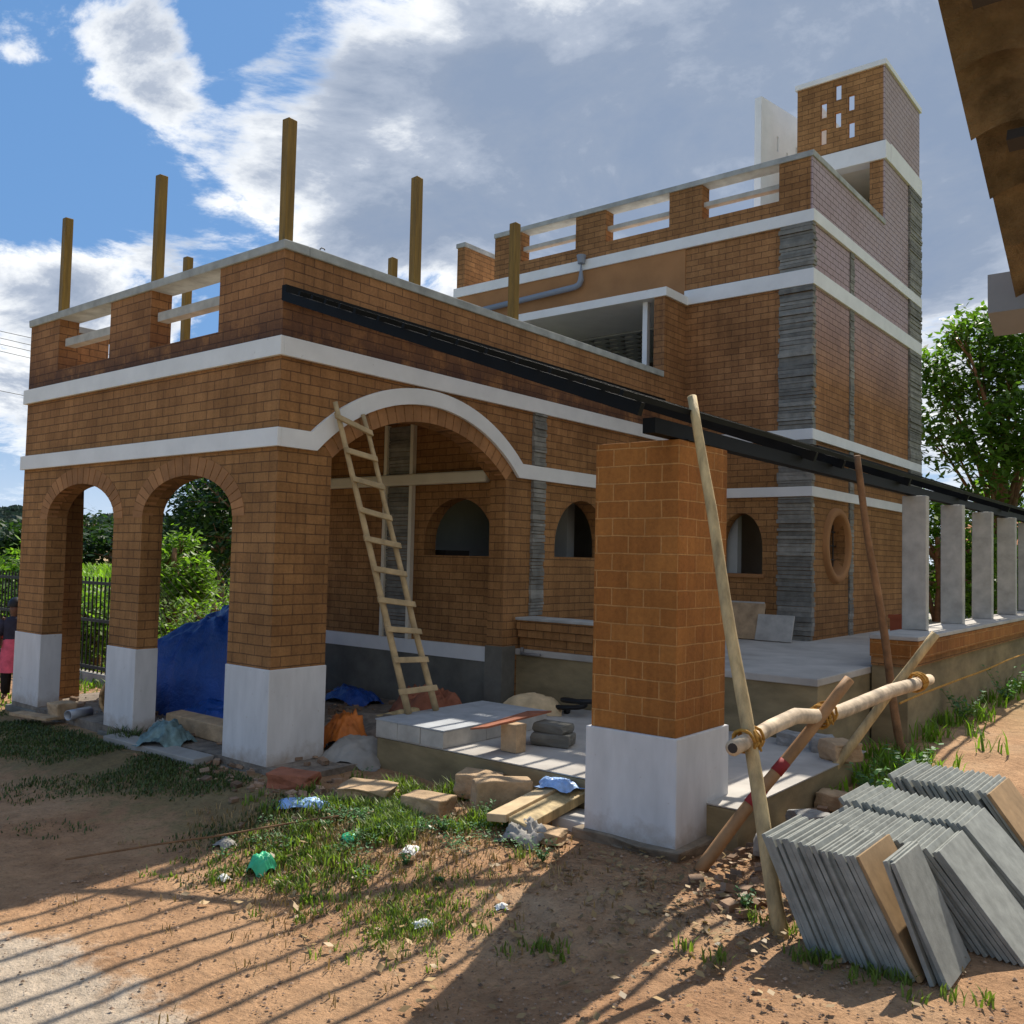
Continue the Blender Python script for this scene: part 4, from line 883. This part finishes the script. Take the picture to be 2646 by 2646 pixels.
def weed(x, y, h, n, lab, mat='weed_leaf', ls=.022, z=None):
    t_ = thing('weed_plant', lab, 'plant', (x, y, 0), 'small weeds in the yard'); st = MB(); lf = MB(); z = gz(x, y)-.01 if z is None else z
    for k in range(n):
        a = random.uniform(0, 6.28); l = random.uniform(.3, 1)*h; tip = Vector((x+math.cos(a)*l*.6, y+math.sin(a)*l*.6, z+l)); bs = Vector((x, y, z))
        st.tube([bs, bs.lerp(tip, .5)+Vector((0, 0, .01)), tip], [.002, .0015, .001], 4)
        for q in range(7):
            c = bs.lerp(tip, .25+.75*q/6); d_ = Vector((random.uniform(-1, 1), random.uniform(-1, 1), random.uniform(-.1, .6))).normalized()*ls*random.uniform(.6, 1.3); w = d_.cross(Vector((0, 0, 1))).normalized()*ls*.4
            lf.quad(c, c+d_*.5+w, c+d_, c+d_*.5-w)
    st.build('stem', 'grass_leaf', t_); lf.build('foliage', mat, t_)
for i, (x, y, h, n, lab) in enumerate(((2.72, -.18, .12, 14, 'leafy weed growing left of the pillar foot'), (2.0, .15, .14, 16, 'leafy weed beside the squared stone block'), (2.15, -.66, .07, 10, 'low green weed in the red soil between the stripes'), (1.75, -.45, .08, 14, 'dense low weed in the middle of the lit patch'), (2.45, -.72, .04, 8, 'flat bluish weed in the red soil nearer the pillar'), (1.95, -.15, .10, 14, 'bushy weed in front of the planks'), (1.35, -.55, .06, 12, 'low weed behind the green bag'), (3.85, -.05, .10, 12, 'dark weed at the foot of the leaning pole'), (3.75, 2.2, .28, 22, 'dark leafy weed beneath the far prop'), (3.8, 2.9, .34, 24, 'tall dark weed behind the bark-covered pole'), (3.6, 5.4, .4, 24, 'bushy weed against the low parapet'), (3.65, 7.2, .45, 24, 'farther bushy weed against the low parapet'), (4.8, 4.2, .35, 26, 'bright weed clump at the right edge behind the slabs'))):
    weed(x, y, h, n, lab, 'weed_leaf' if i < 12 else 'leaf_bright', .022 if i < 8 else .05)
wl_ = MB()
for i in range(240):
    x = random.gauss(1.65, .42); y = random.gauss(-.25, .38)
    if y > .5 or noise.noise(Vector((x*2.2, y*2.2, 31))) < .0: continue
    for q in range(26):
        c = Vector((x+random.gauss(0, .035), y+random.gauss(0, .035), gz(x, y)+random.uniform(.005, .05))); d_ = Vector((random.uniform(-1, 1), random.uniform(-1, 1), random.uniform(-.1, .5))).normalized()*random.uniform(.012, .026); w = d_.cross(Vector((0, 0, 1))).normalized()*.007
        wl_.quad(c, c+d_*.5+w, c+d_, c+d_*.5-w)
kind(T_(wl_.build('ground_cover', 'weed_leaf'), 'low broad-leaved ground cover mixed through the sunlit grass patch', 'ground cover'), 'stuff')
# ------------------------------------------------------------------ trees and shrubs
def tree(loc, h, blobs, leaf, nl, mat, label, name='tree', trunk_r=.12, hole=-.10, cat='tree', lean=(0, 0), group='trees beyond the house', limbs=6):
    t_ = thing(name, label, cat, loc, group); tr = MB(); lf = MB(); x, y, z = loc
    top = Vector((x+lean[0], y+lean[1], z+h*.72)); bs = Vector((x, y, z-.1))
    pts = [bs.lerp(top, k/6)+noise.noise_vector(Vector((k*.7, x, y)))*h*.012 for k in range(7)]
    tr.tube(pts, [trunk_r*(1.15-.13*k) for k in range(7)], 9)
    cs = [(Vector((x+b[0], y+b[1], z+b[2])), b[3]) for b in blobs]
    for c, r in cs:
        s0 = pts[random.choice((2, 3, 4, 5))]; m_ = s0.lerp(c, .5)+Vector((0, 0, r*.15)); tr.tube([s0, m_, c+Vector((0, 0, r*.2))], [trunk_r*.45, trunk_r*.28, trunk_r*.1], 6)
        for q in range(2):
            e = c+Vector((random.uniform(-1, 1), random.uniform(-1, 1), random.uniform(-.3, 1))).normalized()*r*.8; tr.tube([m_.lerp(c, .5), e], [trunk_r*.16, trunk_r*.05], 5)
    tot = sum(r**2 for c, r in cs)
    for c, r in cs:
        n = int(nl*r*r/tot); k = 0
        while k < n:
            d_ = Vector((random.gauss(0, 1), random.gauss(0, 1), random.gauss(0, 1))).normalized(); rr = r*(.55+.5*random.random()**.6)
            cc = c+Vector((d_.x, d_.y, d_.z*.8))*rr
            if noise.noise(cc*(1.6/r)*1.1) < hole: k += .3; continue
            for q in range(5):
                p = cc+Vector((random.gauss(0, 1), random.gauss(0, 1), random.gauss(0, 1)))*leaf*1.3
                u = Vector((random.uniform(-1, 1), random.uniform(-1, 1), random.uniform(-.7, .4))).normalized()*leaf*random.uniform(.6, 1.2); w = u.cross(Vector((random.uniform(-.6, .6), random.uniform(-.6, .6), 1))).normalized()*leaf*.38
                i = len(lf.v); lf.v += [tuple(p-u), tuple(p+w), tuple(p+u), tuple(p-w)]; lf.f.append((i, i+1, i+2, i+3))
            k += 5
    tr.build('trunk', 'bark', t_, smooth=True); lf.build('crown', mat, t_)
    return t_
def blobset(R, zc, n, r0, r1, fl=.7, seed=0):
    random.seed(seed); out = []
    for i in range(n):
        a = random.uniform(0, 6.28); q = R*math.sqrt(random.random()); out.append((math.cos(a)*q, math.sin(a)*q, zc+random.uniform(-1, 1)*R*fl, random.uniform(r0, r1)))
    return out
# tree on the right behind the granite posts
b0 = far(2590, 1400, 19); z0_ = -.1
def rel(px, py, d=19): p = far(px, py, d); return (p.x-b0.x, p.y-b0.y, p.z-z0_)
bl = [(*rel(a, b_, 19+random.uniform(-1, 1)), r) for a, b_, r in ((2450, 960, .62), (2530, 880, .60), (2610, 860, .68), (2430, 1070, .62), (2520, 1000, .7), (2620, 980, .8), (2460, 1160, .5), (2560, 1130, .65), (2650, 1110, .75), (2420, 990, .4), (2550, 1220, .45), (2640, 1230, .5), (2690, 950, .9), (2700, 1100, .9), (2480, 850, .35), (2400, 1110, .3), (2600, 1290, .3))]
tree((b0.x, b0.y, z0_), 6.4, bl, .105, 9500, 'leaf_mid', 'spreading broad-leaved tree rising behind the granite posts on the right', 'broadleaf_tree', .12, hole=.05)
def place(px, d, h, R, n, leaf, nl, mat, lab, name='tree', zc=.6, r0=.25, r1=.45, group='trees beyond the house', seed=1, tr=.1):
    p = far(px, 1400, d); tree((p.x, p.y, -.15), h, blobset(R, h*zc, n, R*r0*1.6, R*r1*1.6, .75*h*.3/R, seed), leaf, nl, mat, lab, name, tr, cat='tree' if name != 'shrub' else 'shrub', group=group); random.seed(seed+99)
place(575, 26, 4.9, 1.3, 11, .12, 9000, 'leaf_dark', 'tall dark tree seen through the right porch arch', zc=.62, seed=11)
place(450, 16, 2.55, .5, 8, .07, 3600, 'leaf_bright', 'bright yellow-green young tree in the left of the right porch arch', zc=.6, seed=12)
place(560, 14, 1.45, .6, 9, .06, 2600, 'leaf_bright', 'leafy bush filling the bottom of the right porch arch', 'shrub', zc=.45, seed=13)
place(500, 33, 3.2, 2.0, 10, .15, 5500, 'leaf_dark', 'dark tree farther back behind the bright young tree', zc=.55, seed=14)
place(680, 22, 4.2, 1.5, 10, .12, 5000, 'leaf_dark', 'dark tree hidden partly behind the corner pier', zc=.6, seed=24)
place(262, 14.5, 1.2, .5, 8, .08, 1500, 'leaf_bright', 'large-leaved shrub behind the iron fence in the left arch', 'shrub', zc=.55, seed=15)
place(225, 17, 1.2, .6, 8, .09, 1800, 'leaf_bright', 'bright big-leaved shrub behind the fence beside the left pier', 'shrub', zc=.5, seed=16)
place(40, 18, 1.3, .8, 9, .09, 2600, 'leaf_mid', 'leafy shrub behind the fence at the left picture edge', 'shrub', zc=.5, seed=17)
place(-40, 19, 1.9, 1.0, 9, .10, 4000, 'leaf_bright', 'bright shrub at the far left behind the fence', 'shrub', zc=.5, seed=18)
place(335, 16, 1.4, .6, 8, .08, 2600, 'leaf_mid', 'shrub between the two arches behind the fence', 'shrub', zc=.5, seed=29)
for i, (px, d, h, R) in enumerate(((20, 110, 4, 3), (90, 95, 3, 2.2), (200, 105, 3, 2.0), (240, 110, 6.5, 3.2), (290, 100, 4, 2.6), (-60, 100, 4, 3))):
    place(px, d, h, R, 7, .5, 1500, 'leaf_dark', ['round dark tree at the field edge left of the house', 'low dark tree on the field edge beside the left pier', 'small tree in the field seen through the left arch', 'large round tree in the field seen through the left arch', 'round tree beside the large field tree', 'dark field tree at the far left'][i], zc=.5, group='trees along the far field', seed=40+i, tr=.3)
# shrubs between the granite posts
place(2425, 17, 3.2, .8, 9, .09, 5000, 'leaf_bright', 'bright green bush between the first and second granite posts', 'shrub', zc=.62, group='bushes behind the granite posts', seed=51)
place(2540, 26, 2.5, 1.2, 9, .11, 4500, 'leaf_dark', 'dark bush between the second and third granite posts', 'shrub', zc=.5, group='bushes behind the granite posts', seed=52)
place(2610, 21, 2.5, 1.0, 9, .10, 4500, 'leaf_mid', 'mid-green bush between the third and fourth granite posts', 'shrub', zc=.5, group='bushes behind the granite posts', seed=53)
place(2700, 19, 3.4, 1.4, 9, .10, 5000, 'leaf_bright', 'sunny bush at the right picture edge under the tree', 'shrub', zc=.6, group='bushes behind the granite posts', seed=54)
# far small house with orange tiles
hp = far(2590, 1400, 30); HS = thing('small_house', 'distant small house with orange tiled roof between the granite posts', 'house', (hp.x, hp.y, 0))
MB().box(hp.x-1.2, hp.x+2.5, hp.y, hp.y+3, -.2, 2.2).build('wall', 'cream_shaded_white', HS)
mb = MB(); mb.mesh([(hp.x-1.5, hp.y-.4, 2.2), (hp.x+2.8, hp.y-.4, 2.2), (hp.x+2.8, hp.y+1.5, 3.1), (hp.x-1.5, hp.y+1.5, 3.1), (hp.x+2.8, hp.y+3.4, 2.2), (hp.x-1.5, hp.y+3.4, 2.2)], [(0, 1, 2, 3), (3, 2, 4, 5), (0, 5, 4, 1), (0, 3, 5), (1, 4, 2)]); mb.build('roof', 'tile_orange', HS)
# ------------------------------------------------------------------ iron fence and wire net
FE = thing('iron_fence', 'low black iron railing fence beyond the porch', 'fence', (-9, 1.6, 0))
mb = MB()
for k in range(140): x = -5.0-.105*k; mb.box(x-.008, x+.008, 1.592, 1.608, .0, 1.28)
mb.build('bars', 'iron', FE)['kind'] = 'stuff'
mb = MB()
for z in (.12, .72, 1.2): mb.box(-19.7, -5, 1.585, 1.615, z-.02, z+.02)
mb.build('rail', 'iron', FE); MB().box(-19.7, -5, 1.53, 1.67, -.1, .05).build('kerb', 'cement', FE)
NF = thing('wire_net_fence', 'thin wire net fence behind the blue tarpaulin', 'fence', (-5, 4, 0))
mb = MB(); a = Vector((-4.9, 1.7, 0)); b2 = Vector((-6.6, 9.5, 0)); d = (b2-a)
for k in range(60):
    for sg in (1, -1):
        t = k/60; p = a+d*t; q = a+d*min(1, max(0, t+sg*.19)); mb.tube([p+Vector((0, 0, .05)), q+Vector((0, 0, 1.45))], .0035, 3, False)
mb.build('net', 'net_wire', NF)
mb = MB()
for k in range(5): p = a+d*(k/4); mb.box(p.x-.03, p.x+.03, p.y-.03, p.y+.03, 0, 1.55)
mb.build('posts', 'granite', NF)
# ------------------------------------------------------------------ overhead wires
for k, (pa, pb, lab) in enumerate((((0, 858), (420, 960), 'uppermost thin overhead wire in the left sky'), ((0, 872), (420, 985), 'second thin overhead wire in the left sky'), ((0, 888), (420, 1000), 'third thin overhead wire in the left sky'), ((0, 905), (420, 1020), 'fourth thin overhead wire in the left sky'), ((0, 1020), (420, 1100), 'lowest overhead wire left of the wing'))):
    A_ = far(pa[0]-400, pa[1]-95, 40); B_ = far(pb[0]+300, pb[1]+40, 48); pts = []
    for i in range(17): t = i/16; p = A_.lerp(B_, t); p.z -= .5*4*t*(1-t)*.3; pts.append(p)
    T_(MB().tube(pts, .012, 4).build('overhead_wire', 'iron'), lab, 'wire', 'overhead wires')
# ------------------------------------------------------------------ people at the left edge
def person(loc, face, h, top, low, lab, skirt=False):
    t_ = thing('person', lab, 'person', loc); s_ = h/1.1
    J = {'pel': (0, 0, .56), 'chest': (0, .0, .82), 'neck': (0, 0, .90), 'head0': (0, .01, .95), 'head1': (0, .015, 1.04), 'shL': (-.105, 0, .86), 'shR': (.105, 0, .86), 'elL': (-.15, .02, .70), 'elR': (.15, .02, .70), 'haL': (-.12, .09, .60), 'haR': (.13, .08, .58),
         'hipL': (-.055, 0, .53), 'hipR': (.055, 0, .53), 'knL': (-.06, .015, .30), 'knR': (.062, .01, .30), 'anL': (-.065, -.005, .05), 'anR': (.065, -.01, .05), 'toL': (-.07, .09, .02), 'toR': (.07, .085, .02)}
    R_ = {'pel': .085, 'chest': .085, 'neck': .035, 'head0': .06, 'head1': .068, 'shL': .042, 'shR': .042, 'elL': .028, 'elR': .028, 'haL': .02, 'haR': .02, 'hipL': .062, 'hipR': .062, 'knL': .042, 'knR': .042, 'anL': .026, 'anR': .026, 'toL': .02, 'toR': .02}
    E_ = [('pel', 'chest'), ('chest', 'neck'), ('neck', 'head0'), ('head0', 'head1'), ('chest', 'shL'), ('chest', 'shR'), ('shL', 'elL'), ('shR', 'elR'), ('elL', 'haL'), ('elR', 'haR'), ('pel', 'hipL'), ('pel', 'hipR'), ('hipL', 'knL'), ('hipR', 'knR'), ('knL', 'anL'), ('knR', 'anR'), ('anL', 'toL'), ('anR', 'toR')]
    K = list(J); cf, sf = math.cos(face), math.sin(face)
    tr = lambda p: (loc[0]+(p[0]*cf-p[1]*sf)*s_, loc[1]+(p[0]*sf+p[1]*cf)*s_, loc[2]+p[2]*s_)
    me = bpy.data.meshes.new('body'); me.from_pydata([tr(J[k]) for k in K], [(K.index(a), K.index(b)) for a, b in E_], []); me.materials.append(MAT['skin'])
    o = bpy.data.objects.new('body', me); COL.objects.link(o); o.parent = t_; o.matrix_parent_inverse = Matrix.Translation(-Vector(loc))
    md = o.modifiers.new('skin', 'SKIN'); md.use_smooth_shade = True
    for k, sv in zip(K, me.skin_vertices[0].data): sv.radius = (R_[k]*s_,)*2
    me.skin_vertices[0].data[0].use_root = True
    o.modifiers.new('sub', 'SUBSURF').render_levels = 2
    def loft(rings, mat, name):
        mb = MB(); n = 16; vs = []
        for (cx_, cy_, z, rx, ry) in rings:
            for i in range(n): a = 2*PI*i/n; vs.append(tr((cx_+rx*math.cos(a), cy_+ry*math.sin(a), z)))
        mb.mesh(vs, [(k*n+i, k*n+(i+1) % n, (k+1)*n+(i+1) % n, (k+1)*n+i) for k in range(len(rings)-1) for i in range(n)]); mb.build(name, mat, t_, smooth=True)
    loft([(0, 0, .52, .105, .085), (0, 0, .62, .108, .088), (0, 0, .74, .112, .09), (0, 0, .84, .125, .085), (0, 0, .885, .10, .07), (0, 0, .905, .045, .045)], top, 'shirt')
    for sg, a_, b_ in ((-1, 'shL', 'elL'), (1, 'shR', 'elR')):
        mb = MB(); mb.tube([tr(J[a_]), tr(tuple((J[a_][i]+J[b_][i])/2 for i in range(3))), tr(J[b_])], [.052*s_, .045*s_, .04*s_], 12); mb.build('sleeve', top, t_, smooth=True)
    if skirt: loft([(0, 0, .66, .105, .09), (0, 0, .55, .125, .11), (0, 0, .40, .145, .13), (0, 0, .30, .15, .135)], skirt, 'skirt')
    for sg in ('L', 'R'):
        mb = MB(); mb.tube([tr(J['hip'+sg]), tr(J['kn'+sg]), tr((J['an'+sg][0], J['an'+sg][1], .07))], [.078*s_, .058*s_, .045*s_], 12); mb.build('trouser_leg', low, t_, smooth=True)
    mb = MB(); n = 14; vs = []
    for k in range(6):
        e = -.25+k*.36; 
        for i in range(n): a = 2*PI*i/n; vs.append(tr((.083*math.cos(e)*math.cos(a), .0+.088*math.cos(e)*math.sin(a)-.012, 1.03+.085*math.sin(e))))
    mb.mesh(vs, [(k*n+i, k*n+(i+1) % n, (k+1)*n+(i+1) % n, (k+1)*n+i) for k in range(5) for i in range(n)]+[tuple(5*n+i for i in range(n))]); mb.build('hair', 'hair', t_, smooth=True)
person((-4.80, .17, -.02), -2.2, 1.10, 'cloth_dark', 'cloth_black', 'child in dark top, pink skirt and black trousers standing by the left pier', skirt='cloth_pink')
person((-5.08, .02, -.02), -1.6, 1.02, 'cloth_maroon', 'cloth_navy', 'child in maroon top and navy trousers at the left picture edge')
